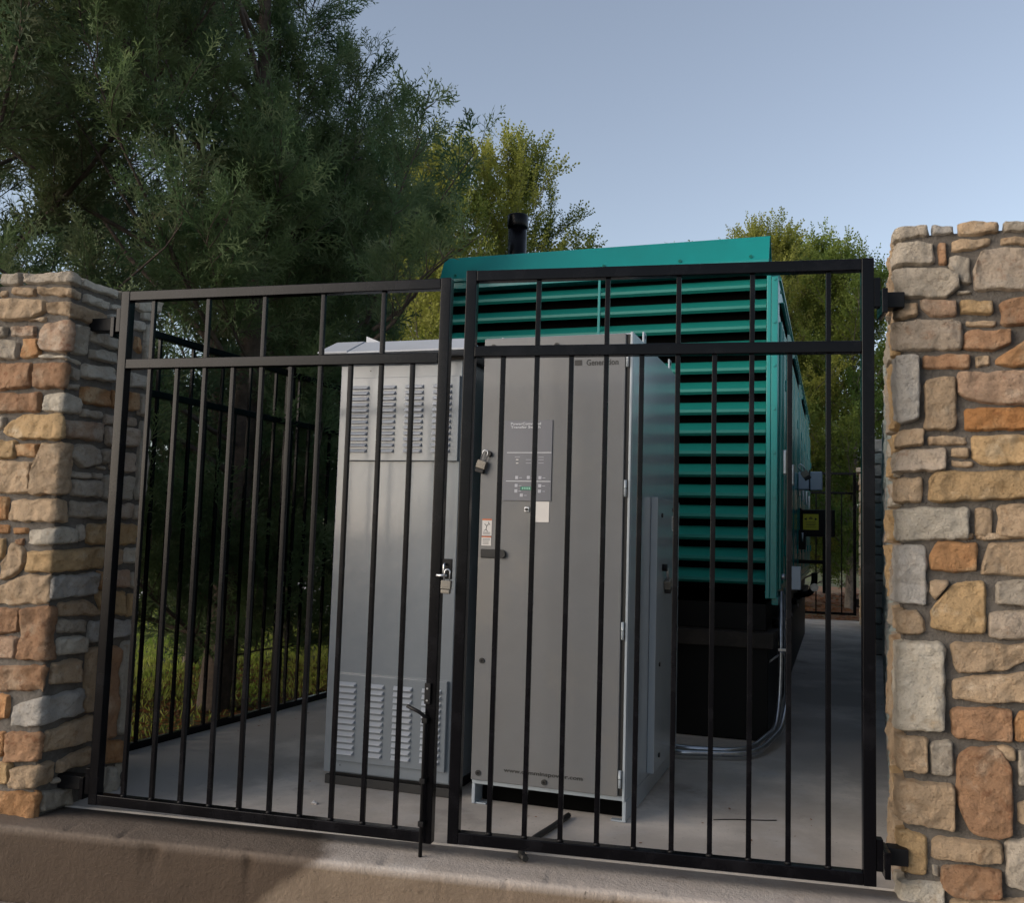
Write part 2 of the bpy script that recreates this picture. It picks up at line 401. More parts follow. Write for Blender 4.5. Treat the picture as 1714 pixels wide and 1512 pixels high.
STONES_LEFT="""g -0.361,1.997,1.955 -0.259,1.995,1.951;g -0.241,1.993,1.956 0,1.989,1.941 0.046,1.974,1.938;w 0.053,1.971,1.941 0.251,1.978,1.945;g 0.254,1.976,1.944 0.305,1.979,1.948;w 0.357,1.96,1.922 0.464,1.983,1.935 0.514,1.991,1.947;t -0.355,1.932,1.91 -0.327,1.931,1.91;t -0.299,1.94,1.918 -0.243,1.939,1.907 -0.182,1.932,1.902;t -0.159,1.932,1.903 0,1.923,1.891 0.053,1.918,1.884;w 0.073,1.916,1.887 0.206,1.919,1.883;w 0.219,1.911,1.893 0.29,1.921,1.898;w 0.203,1.862,1.847 0.265,1.884,1.853;w 0.399,1.923,1.896 0.463,1.926,1.894;w 0.353,1.88,1.834 0.421,1.884,1.845;o 0.371,1.813,1.755 0.406,1.809,1.738;w 0.427,1.872,1.715 0.473,1.886,1.724;t -0.348,1.895,1.811 -0.226,1.892,1.808 -0.126,1.877,1.835;t -0.208,1.808,1.802 -0.121,1.813,1.799;t -0.117,1.875,1.831 0,1.869,1.811 0.194,1.863,1.81;g -0.359,1.791,1.739 -0.311,1.781,1.744;r -0.295,1.788,1.745 -0.167,1.784,1.742;r -0.14,1.77,1.708 -0.12,1.791,1.686 0,1.801,1.674 0.019,1.785,1.676;w 0.026,1.787,1.67 0.105,1.796,1.681;w 0.11,1.784,1.744 0.227,1.787,1.731 0.291,1.777,1.739;w 0.122,1.709,1.673 0.265,1.722,1.673;g -0.351,1.731,1.657 -0.276,1.732,1.653 -0.246,1.716,1.655;o -0.23,1.734,1.653 -0.134,1.73,1.664;w -0.135,1.665,1.654 0,1.66,1.647 0.077,1.649,1.633;b -0.341,1.641,1.535 -0.174,1.633,1.539;b -0.153,1.636,1.535 0,1.63,1.533 0.012,1.626,1.533;g 0.029,1.622,1.576 0.072,1.622,1.574;g 0.025,1.553,1.534 0.075,1.556,1.536;w 0.091,1.648,1.59 0.268,1.657,1.597;b -0.33,1.521,1.445 -0.118,1.52,1.444;w -0.098,1.512,1.448 0,1.519,1.443 0.035,1.519,1.441 0.091,1.498,1.444;o 0.091,1.553,1.495 0.248,1.566,1.497;o 0.254,1.567,1.49 0.285,1.568,1.493;o 0.355,1.575,1.495 0.4,1.574,1.494;g 0.414,1.572,1.483 0.469,1.577,1.488;w 0.358,1.658,1.596 0.46,1.655,1.6;g 0.098,1.465,1.438 0.214,1.471,1.445;g -0.322,1.429,1.374 -0.287,1.429,1.385;y -0.28,1.381,1.367 -0.246,1.414,1.35 -0.191,1.435,1.341 0,1.436,1.337 0.012,1.422,1.342;r 0.016,1.413,1.349 0.22,1.427,1.349;p 0.225,1.461,1.424 0.41,1.47,1.435;p 0.237,1.412,1.347 0.263,1.415,1.338 0.414,1.425,1.345;y -0.312,1.342,1.266 -0.22,1.334,1.269;o -0.221,1.32,1.275 -0.11,1.323,1.27;t -0.122,1.234,1.132 -0.09,1.326,1.128 0,1.326,1.128 0.064,1.324,1.128;g 0.062,1.311,1.275 0.11,1.331,1.24 0.169,1.336,1.245 0.214,1.314,1.266;g 0.222,1.322,1.263 0.262,1.326,1.27;g 0.205,1.251,1.24 0.254,1.253,1.241;p 0.272,1.32,1.241 0.418,1.322,1.244;g 0.068,1.222,1.199 0.161,1.222,1.202;g 0.179,1.223,1.201 0.234,1.223,1.202;t -0.301,1.255,1.133 -0.127,1.248,1.135;g 0.077,1.19,1.13 0.229,1.197,1.127;w 0.239,1.216,1.123 0.413,1.224,1.126;w 0.431,1.459,1.129 0.481,1.469,1.135;o -0.289,1.115,1.022 -0.238,1.112,1.028;t -0.224,1.105,1.024 0,1.112,1.025 0.06,1.108,1.023;g 0.078,1.106,1.045 0.27,1.112,1.046;p 0.28,1.106,1.05 0.42,1.111,1.049;g 0.428,1.106,1.049 0.462,1.106,1.048;o -0.288,1.007,0.977 -0.225,1.005,0.979;o -0.202,1.002,0.98 -0.136,1.001,0.981;w -0.118,0.996,0.94 0,1.004,0.94 0.107,1.006,0.947;g 0.12,1.016,0.954 0.153,1.022,0.954;y 0.17,1.024,0.944 0.454,1.026,0.942;y -0.28,0.955,0.869 -0.24,0.956,0.886;t -0.242,0.856,0.793 -0.201,0.945,0.814 -0.157,0.932,0.84 -0.133,0.904,0.875;b -0.185,0.958,0.938 -0.151,0.959,0.935;y -0.119,0.909,0.837 0,0.918,0.837 0.283,0.932,0.847;t 0.356,0.923,0.858 0.386,0.923,0.86;w 0.393,0.926,0.866 0.463,0.926,0.862;t -0.263,0.767,0.707 -0.164,0.81,0.712 -0.115,0.824,0.717 0,0.829,0.722 0.012,0.827,0.726;s 0.001,0.822,0.736 0.236,0.832,0.744;o 0.242,0.835,0.769 0.284,0.834,0.765;r 0.291,0.837,0.772 0.425,0.838,0.761;g 0.43,0.825,0.761 0.464,0.826,0.76;t 0.055,0.719,0.673 0.183,0.727,0.667 0.271,0.676,0.661;y 0.245,0.754,0.728 0.278,0.754,0.675 0.411,0.749,0.651;y 0.423,0.741,0.645 0.461,0.739,0.642;b -0.253,0.69,0.598 -0.178,0.696,0.6 -0.135,0.686,0.612;r -0.243,0.584,0.503 -0.138,0.59,0.514;b -0.124,0.701,0.506 0,0.714,0.513 0.05,0.705,0.512;g 0.061,0.659,0.605 0.203,0.649,0.599;w 0.059,0.589,0.526 0.199,0.586,0.521;s 0.216,0.635,0.564 0.24,0.64,0.555 0.459,0.632,0.568;b -0.232,0.477,0.384 0,0.495,0.4 0.017,0.494,0.404;t 0.04,0.503,0.422 0.181,0.496,0.41;t 0.212,0.536,0.291 0.286,0.534,0.279;b 0.326,0.536,0.162 0.397,0.529,0.157;w 0.402,0.544,0.167 0.471,0.543,0.159;o -0.221,0.374,0.275 -0.162,0.37,0.295;s -0.134,0.339,0.261 0,0.378,0.274 0.209,0.385,0.295;o -0.208,0.233,0.144 -0.168,0.237,0.153;b -0.155,0.238,0.131 0,0.25,0.147 0.014,0.249,0.152;t 0.033,0.247,0.171 0.254,0.275,0.171;t 0.247,0.258,0.188 0.272,0.274,0.193;y -0.197,0.126,0.042 -0.126,0.128,0.055;t -0.12,0.115,0.037 0,0.132,0.052 0.083,0.135,0.058;t 0.104,0.13,0.086 0.271,0.153,0.084;o 0.348,0.16,0.068 0.445,0.142,0.052;o -0.186,0.019,-0.082 0,0.035,-0.064 0.029,0.039,-0.064;g 0.083,0.068,0.049 0.166,0.064,0.044;g 0.034,0.033,-0.042 0.172,0.015,-0.049;w 0.332,0.058,-0.034 0.362,0.052,-0.048;w 0.373,0.049,-0.054 0.415,0.045,-0.064;w 0.425,0.054,-0.061 0.455,0.047,-0.069"""
STONES_RIGHT="""g 0.009,2.071,2.027 0.092,2.068,2.03;s 0.109,2.069,2.036 0.166,2.064,2.032;t 0.183,2.07,2.028 0.297,2.063,2.024;g 0.312,2.056,2.03 0.389,2.058,2.024;g 0.011,2.019,1.939 0.108,2.01,1.936;b 0.124,2.003,1.932 0.146,2.009,1.93;t 0.162,2.012,1.978 0.212,2.012,1.974 0.275,2.007,1.989;t 0.304,2.009,1.989 0.382,2.007,1.984;g 0.153,1.957,1.937 0.191,1.957,1.867 0.215,1.953,1.862;p 0.227,1.914,1.847 0.251,1.975,1.842 0.38,1.973,1.838;g 0.01,1.929,1.83 0.144,1.92,1.825 0.183,1.89,1.86;g 0.177,1.846,1.836 0.217,1.847,1.834;t 0.01,1.814,1.764 0.059,1.813,1.77;r 0.071,1.822,1.799 0.096,1.823,1.766 0.175,1.818,1.764;y 0.185,1.816,1.769 0.279,1.813,1.767;b 0.301,1.809,1.729 0.378,1.82,1.723;p 0.01,1.757,1.657 0.188,1.749,1.656;t 0.203,1.747,1.731 0.288,1.743,1.727;b 0.195,1.708,1.656 0.209,1.718,1.652 0.28,1.715,1.646 0.329,1.713,1.677;o 0.287,1.62,1.602 0.331,1.651,1.597 0.382,1.689,1.596;s 0.009,1.644,1.424 0.064,1.644,1.431;b 0.076,1.638,1.597 0.211,1.639,1.595;t 0.227,1.633,1.598 0.265,1.632,1.597;r 0.174,1.58,1.517 0.213,1.581,1.487 0.381,1.585,1.477;t 0.079,1.564,1.398 0.17,1.57,1.401;u 0.194,1.467,1.397 0.379,1.467,1.398;t 0.008,1.406,1.343 0.076,1.405,1.352;t 0.089,1.378,1.35 0.198,1.379,1.351;t 0.155,1.339,1.314 0.202,1.341,1.308;y 0.214,1.379,1.307 0.243,1.377,1.289 0.377,1.381,1.293;p 0.008,1.339,1.262 0.14,1.339,1.274;t 0.155,1.303,1.285 0.216,1.296,1.282;t 0.006,1.244,1.163 0.069,1.247,1.168;y 0.088,1.241,1.172 0.111,1.267,1.17 0.376,1.272,1.187;w 0.005,1.149,1.045 0.203,1.155,1.056;t 0.221,1.156,1.061 0.267,1.157,1.062;t 0.285,1.165,1.059 0.374,1.166,1.065;s 0.013,1.033,0.847 0.079,1.034,0.843;o 0.093,1.005,0.956 0.112,1.045,0.953 0.224,1.046,0.958;t 0.237,0.966,0.947 0.259,1.047,0.947 0.375,1.052,0.953;t 0.226,1.077,1.058 0.376,1.081,1.062;t 0.116,1.07,1.054 0.212,1.075,1.059;t 0.087,0.915,0.892 0.104,0.924,0.865 0.141,0.923,0.913;y 0.091,0.832,0.78 0.162,0.922,0.766 0.245,0.929,0.767;g 0.276,0.927,0.86 0.373,0.938,0.854;p 0.253,0.826,0.764 0.283,0.837,0.751 0.372,0.844,0.757;t 0.011,0.83,0.753 0.051,0.83,0.754 0.07,0.794,0.763;w 0.012,0.731,0.452 0.129,0.734,0.463;t 0.15,0.736,0.68 0.167,0.74,0.645 0.294,0.735,0.656 0.37,0.746,0.699;t 0.152,0.622,0.567 0.193,0.632,0.559 0.368,0.66,0.567;b 0.146,0.533,0.461 0.165,0.539,0.444 0.315,0.546,0.448;o 0.319,0.505,0.455 0.337,0.543,0.45 0.367,0.547,0.451;t 0.01,0.442,0.334 0.079,0.436,0.33;g 0.086,0.429,0.328 0.15,0.433,0.331;b 0.162,0.39,0.253 0.196,0.422,0.164 0.276,0.433,0.157 0.311,0.376,0.179;t 0.272,0.432,0.422 0.303,0.434,0.388 0.32,0.43,0.391;g 0.328,0.424,0.321 0.364,0.428,0.322;t 0.011,0.305,0.178 0.154,0.303,0.163;t 0.327,0.269,0.216 0.362,0.29,0.199;y 0.008,0.152,0.029 0.073,0.148,0.024;t 0.087,0.133,0.079 0.107,0.144,0.078 0.28,0.15,0.084;g 0.09,0.057,0.03 0.105,0.059,0.025;b 0.116,0.06,0.005 0.153,0.068,-0.025 0.28,0.07,-0.01;g 0.292,0.159,0.023 0.36,0.171,0.018;w 0.008,0.001,-0.096 0.124,0.012,-0.079;t 0.139,-0.034,-0.077 0.358,-0.002,-0.044"""
# ------------------------------------------------------------------ ground
ZP = -.05
def structure(o): o['kind'] = 'structure'; return o
IA = -R(6.5)     # the yard behind the gate is turned a little clockwise against the gate
# patio slab and curb
pat = structure(prism('patio_slab', [(-2.02, .131), (3.6, .131), (3.6, 11.45), (-.20, 11.45)], -.45, ZP, 'z', M['concrete'], None, .006))
def curb():
    V = []; F = []; n = 900
    prof = [(.128, -.62), (.128, -.0545), (.03, -.0545), (-.055, -.0550), (-.108, -.0555), (-.1215, -.0590), (-.1262, -.0660), (-.1275, -.085), (-.128, -.15), (-.129, -.24), (-.130, -.62)]
    m = len(prof)
    for i in range(n+1):
        x = -4.2+7.6*i/n
        for j, (y, z) in enumerate(prof):
            dy = dz = 0
            if 3 <= j <= 9:
                a = noise.fractal(Vector((x*14, j*.6, 0)), 1, 2, 4)*.0016
                ch = max(0, noise.noise(Vector((x*17, 3, j*.35)))-.42)*.05*(1.0 if 4 <= j <= 7 else .1)
                dy = a+ch; dz = -ch*.8*(1 if j in (4, 5, 6) else .2)+a*.3
                if j == 3: dy = 0
            V.append((x, y+dy, z+dz))
    for i in range(n):
        for j in range(m-1):
            a = i*m+j; F.append((a, a+m, a+m+1, a+1))
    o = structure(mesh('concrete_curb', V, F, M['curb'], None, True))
    bm = bmesh.new(); bm.from_mesh(o.data); bmesh.ops.recalc_face_normals(bm, faces=bm.faces); bm.to_mesh(o.data); bm.free()
    return o
curb()
def sheet(name, x0, x1, y0, y1, z, m, n=2):
    return structure(mesh(name, [(x0, y0, z), (x1, y0, z), (x1, y1, z), (x0, y1, z)], [(0, 1, 2, 3)], m))
sheet('ground', -900, 900, -900, .1, -.315, M['gravel'])
mesh_l = structure(mesh('lawn_ground', [(-900, .12, -.09), (900, .12, -.09), (900, 900, -.09), (-900, 900, -.09), (-900, .12, -.6), (900, .12, -.6)],
                        [(0, 1, 2, 3), (4, 5, 1, 0)], M['soil']))
sheet('gravel_drive', -60, -4.0, 8.6, 16, -.084, M['road'])
sheet('leaf_covered_ground', -2, 14, 11.47, 24, -.086, M['litter_ground'])

# strip of joint sealant / small step already given by slab edge
def pebbles():
    rs = np.random.RandomState(5); V = []; F = []
    for i in range(900):
        x = rs.uniform(-2.2, 1.6); y = -.14-abs(rs.normal(0, .12)); r = rs.uniform(.006, .022); k = len(V)
        h = r*rs.uniform(.5, .9); a = rs.uniform(0, 6)
        for j in range(5): V.append((x+r*math.cos(a+j*1.257)*rs.uniform(.8, 1.2), y+r*math.sin(a+j*1.257), -.318))
        for j in range(5): V.append((x+.7*r*math.cos(a+j*1.257+.3), y+.7*r*math.sin(a+j*1.257+.3), -.318+h))
        F.append(tuple(range(k+5, k+10))); F += [(k+j, k+(j+1) % 5, k+5+(j+1) % 5, k+5+j) for j in range(5)]
    o = mesh('pebbles', V, F, M['gravel'], None, True); tag(o, 'loose pebbles along the foot of the curb', 'pebbles', kind='stuff')
pebbles()

# ------------------------------------------------------------------ stone pillars
LF, RF = corner_frame('L'), corner_frame('R')
def pillar_left():
    root = empty('stone_pillar', (-1.580, -.03, 0), IA, 'left gate pillar of pale and orange fieldstone that carries the left gate leaf', 'stone pillar', 'stone masonry of the enclosure')
    box('mortar_core', (-1.5, 0.013, -.072), (-.013, .50, 1.955), M['mortar'], root, .012)
    for c, st in parse(STONES_LEFT): add_stone(root, st, LF, c, .017)  # stone tones partly hold the light: side face coded paler, front warmer
    rs = random.Random(3)
    courses(root, -1.45, -.385, -.06, 1.99, LF, 'togbtwy', rs)
    # far side of the pillar
    def back(s, z, h): return (-s, .51+h, z)
    courses(root, .02, .9, 0, 1.98, back, 'gwtg', rs, .015, .10, .2, .15, .35)
    return root
def pillar_right():
    root = empty('stone_pillar', (1.412, .06, 0), IA, 'right gate pillar of warm tan and orange fieldstone cut off by the picture edge', 'stone pillar', 'stone masonry of the enclosure')
    box('mortar_core', (.013, .013, -.30), (1.5, .43, 2.04), M['mortar'], root, .012)
    rs = random.Random(11)
    rows = []
    for c, st in parse(STONES_RIGHT):
        if st[0][0] < .014:
            a = st[0]; d = rs.uniform(.06, .16)
            st = [(-d, a[1]-rs.uniform(0, .01), a[2]+rs.uniform(0, .01)), (0.0, a[1], a[2])] + [s for s in st if s[0] > .014]
            rows.append((a[1], a[2], d))
        add_stone(root, st, RF, c, .020)
    # rest of the side face, course by course behind the corner stones
    for (t, b, d) in rows:
        s = -d-.014
        while s > -.43:
            w = rs.uniform(.09, .22); e = max(s-w, -.44)
            if e+.44 < .06: e = -.44
            add_stone(root, [(e, t+rs.uniform(-.006, .004), b+rs.uniform(-.004, .006)), (s, t+rs.uniform(-.004, .004), b+rs.uniform(-.004, .004))], RF, rs.choice('tgwtyp'), .024)
            s = e-.014
    courses(root, .40, 1.45, -.28, 2.07, RF, 'togbtwyu', rs)
    courses(root, .01, .40, -.29, -.10, RF, 'tgb', rs)
    return root

# ------------------------------------------------------------------ iron gates and fence
H = 1.945; ZM = 1.6385; PO = .038; BA = .016
def hinge_part(root, x, z, sgn, hgt=.10):
    """x: post outer face; sgn: +1 to the right"""
    h = box('hinge', (x if sgn > 0 else x-.020, -.016, z-hgt*.5), (x+.020 if sgn > 0 else x, .020, z+hgt*.45), M['iron'], root, .002)
    a, b = (x+.0235, x+.041) if sgn > 0 else (x-.041, x-.0235)
    box('hinge', (a, -.020, z-hgt*.70), (b, .022, z+hgt*.10), M['iron'], root, .002)
    a, b = (x+.0413, x+.100) if sgn > 0 else (x-.150, x-.0413)
    y0, y1 = (.030, .088) if sgn > 0 else (-.004, .046)
    if sgn > 0: box('hinge', (x+.0235, .0222, z-hgt*.70), (x+.041, .088, z+hgt*.10), M['iron'], root, .002)
    box('hinge_arm', (a, y0, z-hgt*.42), (b, y1, z+.009), M['iron_dull'], root, .003)
def gate_leaf(root, W, hinge_side, bottom_first=0.0):
    h = PO/2
    for x in (0, W):
        box('post', (x-h, -h, 0), (x+h, h, H), M['iron'], root, .003)
    box('rail', (h, -h, H-.0395), (W-h, h, H-.0015), M['iron'], root, .003)
    box('rail', (h, -h, ZM), (W-h, h, ZM+.038), M['iron'], root, .003)
    box('rail', (h, -h, .001), (W-h, h, .039), M['iron'], root, .003)
    for i in range(1, 11):
        x = W*i/11
        box('bar', (x-BA/2, -BA/2, .0385), (x+BA/2, BA/2, ZM+.001), M['iron'], root, .0015)
        # weld bead foot
        tube('weld', [(x, 0, .0385), (x, 0, .046)], [.0125, .009], M['iron_dull'], root, 8)
        if i % 2 == (1 if hinge_side < 0 else 0):
            box('bar', (x-BA/2, -BA/2, ZM+.0375), (x+BA/2, BA/2, H-.039), M['iron'], root, .0015)
def gates():
    W = 1.3095
    r = empty('iron_gate', (0, 0, 0), 0, 'right leaf of the black iron front gate, hung on the warm tan pillar', 'gate', 'black iron gate leaves')
    gate_leaf(r, W, +1)
    hinge_part(r, W+PO/2, 1.835, 1); hinge_part(r, W+PO/2, .095, 1)
    l = empty('iron_gate', (-1.4080, .079, -.016), -.0403, 'left leaf of the black iron front gate with cane bolt and hasp', 'gate', 'black iron gate leaves')
    gate_leaf(l, W, -1)
    hinge_part(l, -PO/2, 1.835, -1); hinge_part(l, -PO/2, .085, -1)
    # cane bolt on the front of the meeting post
    tube('cane_bolt', bend([(W-.075, -.045, .455), (W-.028, -.045, .437), (W-.012, -.034, .42), (W-.012, -.034, -.052)], .012), .0065, M['iron_dull'], l, 8)
    br = box('bolt_bracket', (W-.020, -.030, .462), (W+.002, -.0195, .532), M['iron_dull'], l, .002)
    for z in (.475, .515): tube('screw', [(W-.009, -.030, z), (W-.009, -.0335, z)], .0035, M['steel'], l, 8)
    for z in (.40, .20, .06): box('bolt_guide', (W-.022, -.0435, z), (W-.002, -.0195, z+.018), M['iron_dull'], l, .002)
    # hasp and staple at the meeting posts
    hp = empty('hasp', (W+.0, 0, 0), 0, parent=l)
    box('hasp_plate', (.020, -.012, .885), (.058, -.006, .955), M['iron_dull'], hp, .002)
    tube('staple', bend([(.034, -.006, .935), (.034, -.03, .940), (.034, -.03, .905), (.034, -.006, .90)], .012), .004, M['steel'], hp, 8)
    tube('latch_pin', [(.008, -.03, .898), (.046, -.028, .898)], .005, M['steel'], hp, 8)
    return l, r
def padlock(loc, rz, label, tilt=0.0, sc=1.0, cover=True):
    root = empty('padlock', loc, rz, label, 'padlock', 'padlocks on the equipment and gate')
    root.rotation_euler = (0, tilt, rz); root.scale = (sc, sc, sc)
    # origin: top of the shackle where it hangs
    pts = [(-.011, 0, -.050)] + [(-.011*math.cos(t), 0, -.012+.012*math.sin(t)) for t in np.linspace(0, math.pi, 9)] + [(.011, 0, -.050)]
    tube('shackle', pts, .0032, M['steel'], root, 8)
    b = box('lock_body', (-.020, -.012, -.079), (.020, .012, -.044), M['brass'], root, .003)
    for k in range(4): box('laminate', (-.0206, -.0126, -.076+k*.0078), (.0206, .0126, -.0725+k*.0078), M['brass'], b, .0008).parent = b
    for c in b.children: c.location -= b.location
    box('lock_base', (-.0185, -.0115, -.096), (.0185, .0115, -.0795), M['rubber'] if cover else M['brass'], root, .003)
    return root
def fence_left():
    root = empty('iron_fence', (-1.8988, .9, 0), -R(8.884), 'black iron picket fence along the lawn side, running back from the left pillar', 'fence')
    L = 10.4
    for i, (a, b) in enumerate(((0, 1.266), (1.266, 3.70), (3.70, 6.13), (6.13, 8.56), (8.56, L))):
        for z0 in (-.049, 1.6535, 1.949):
            box('rail', (-.016, a+.022, z0), (.016, b-.022, z0+.034), M['iron'], root, .003)
    for y in (1.266, 3.70, 6.13, 8.56, L):
        box('post', (-.022, y-.022, -.08), (.022, y+.022, 2.01), M['iron'], root, .003)
    k = 0; y = .137
    while y < L-.05:
        if min(abs(y-p) for p in (1.266, 3.70, 6.13, 8.56, L)) > .04:
            box('picket', (-BA/2, y-BA/2, -.0155), (BA/2, y+BA/2, 1.654), M['iron'], root, .0015)
            if k % 2 == 0: box('picket', (-BA/2, y-BA/2, 1.687), (BA/2, y+BA/2, 1.950), M['iron'], root, .0015)
        y += .1225; k += 1
def rear_gate():
    root = empty('iron_gate', (2.768, 11.40, .03), math.pi-.03, 'small distant black iron gate at the rear end of the concrete yard', 'gate', 'black iron gate leaves')
    W = 1.42; Hh = 2.06; zm = 1.74; h = .022
    for x in (0, W): box('post', (x-h, -h, 0), (x+h, h, Hh), M['iron'], root, .003)
    for z0 in (.0, zm, Hh-.036): box('rail', (h, -h*.8, z0+.001), (W-h, h*.8, z0+.035), M['iron'], root, .003)
    for i in range(1, 8):
        x = W*i/8
        box('bar', (x-.009, -.009, .036), (x+.009, .009, zm+.0005), M['iron'], root, .0015)
        if i % 4 == 0: box('bar', (x-.009, -.009, zm+.0355), (x+.009, .009, Hh-.0365), M['iron'], root, .0015)
    for z in (.12, 1.80): box('hinge', (-.09, -.02, z), (-.023, .02, z+.12), M['iron_dull'], root, .003)
def rear_walls():
    rs = random.Random(21)
    # long wall on the right, running away from the gate
    a = R(8.73)
    root = empty('stone_wall', (1.50, .62, 0), -a, 'long grey green stone side wall receding behind the right pillar', 'stone wall', 'stone masonry of the enclosure')
    Lw = 6.45
    box('mortar_core', (.013, 0, -.09), (.40, Lw, 1.985), M['mortar'], root, .012)
    def fr(s, z, h): return (-h, s, z)
    courses(root, .05, Lw, -.04, 2.0, fr, 'kkksk', rs, .030, .10, .24, .20, .46, .02)
    # return wall end facing the gate
    root = empty('stone_wall', (2.31, 7.0, 0), -a, 'grey stone return wall facing the gate at the far end of the side wall', 'stone wall', 'stone masonry of the enclosure')
    box('mortar_core', (.013, .013, -.09), (.72, .40, 2.10), M['mortar'], root, .012)
    def fr2(s, z, h): return (s, -h, z)
    courses(root, .01, .71, -.05, 2.12, fr2, 'ksksk', rs, .022, .07, .20, .12, .34, .018)
    def fr3(s, z, h): return (-h, -s, z)
    courses(root, -.38, -.01, -.05, 2.11, fr3, 'skg', rs, .02, .08, .2, .15, .3, .018)
    # far pillar beside the rear gate, lit by the low sun
    root = empty('stone_pillar', (2.735, 10.60, 0), -a, 'distant buff stone pillar beside the rear gate, catching warm light', 'stone pillar', 'stone masonry of the enclosure')
    box('mortar_core', (.013, .013, -.08), (.6, .56, 2.07), M['mortar'], root, .012)
    fr4 = corner_frame('R')
    courses(root, -.55, .56, -.04, 2.03, fr4, 'gtwt', rs, .018, .08, .18, .14, .30, .016)
    box('cap_stone', (-.05, -.05, 2.035), (.64, .60, 2.10), S['g'], root, .012)
    # wall beyond the return, closing the yard on the right
    root = empty('stone_wall', (2.98, 7.30, 0), -R(2), 'far stretch of low grey stone wall between the return wall and the distant pillar', 'stone wall', 'stone masonry of the enclosure')
    box('mortar_core', (.013, 0, -.08), (.4, 3.5, 1.95), M['mortar'], root, .012)
    def fr5(s, z, h): return (-h, s, z)
    courses(root, .02, 3.48, -.04, 1.97, fr5, 'sgkt', rs, .025, .14, .26, .3, .6, .02)

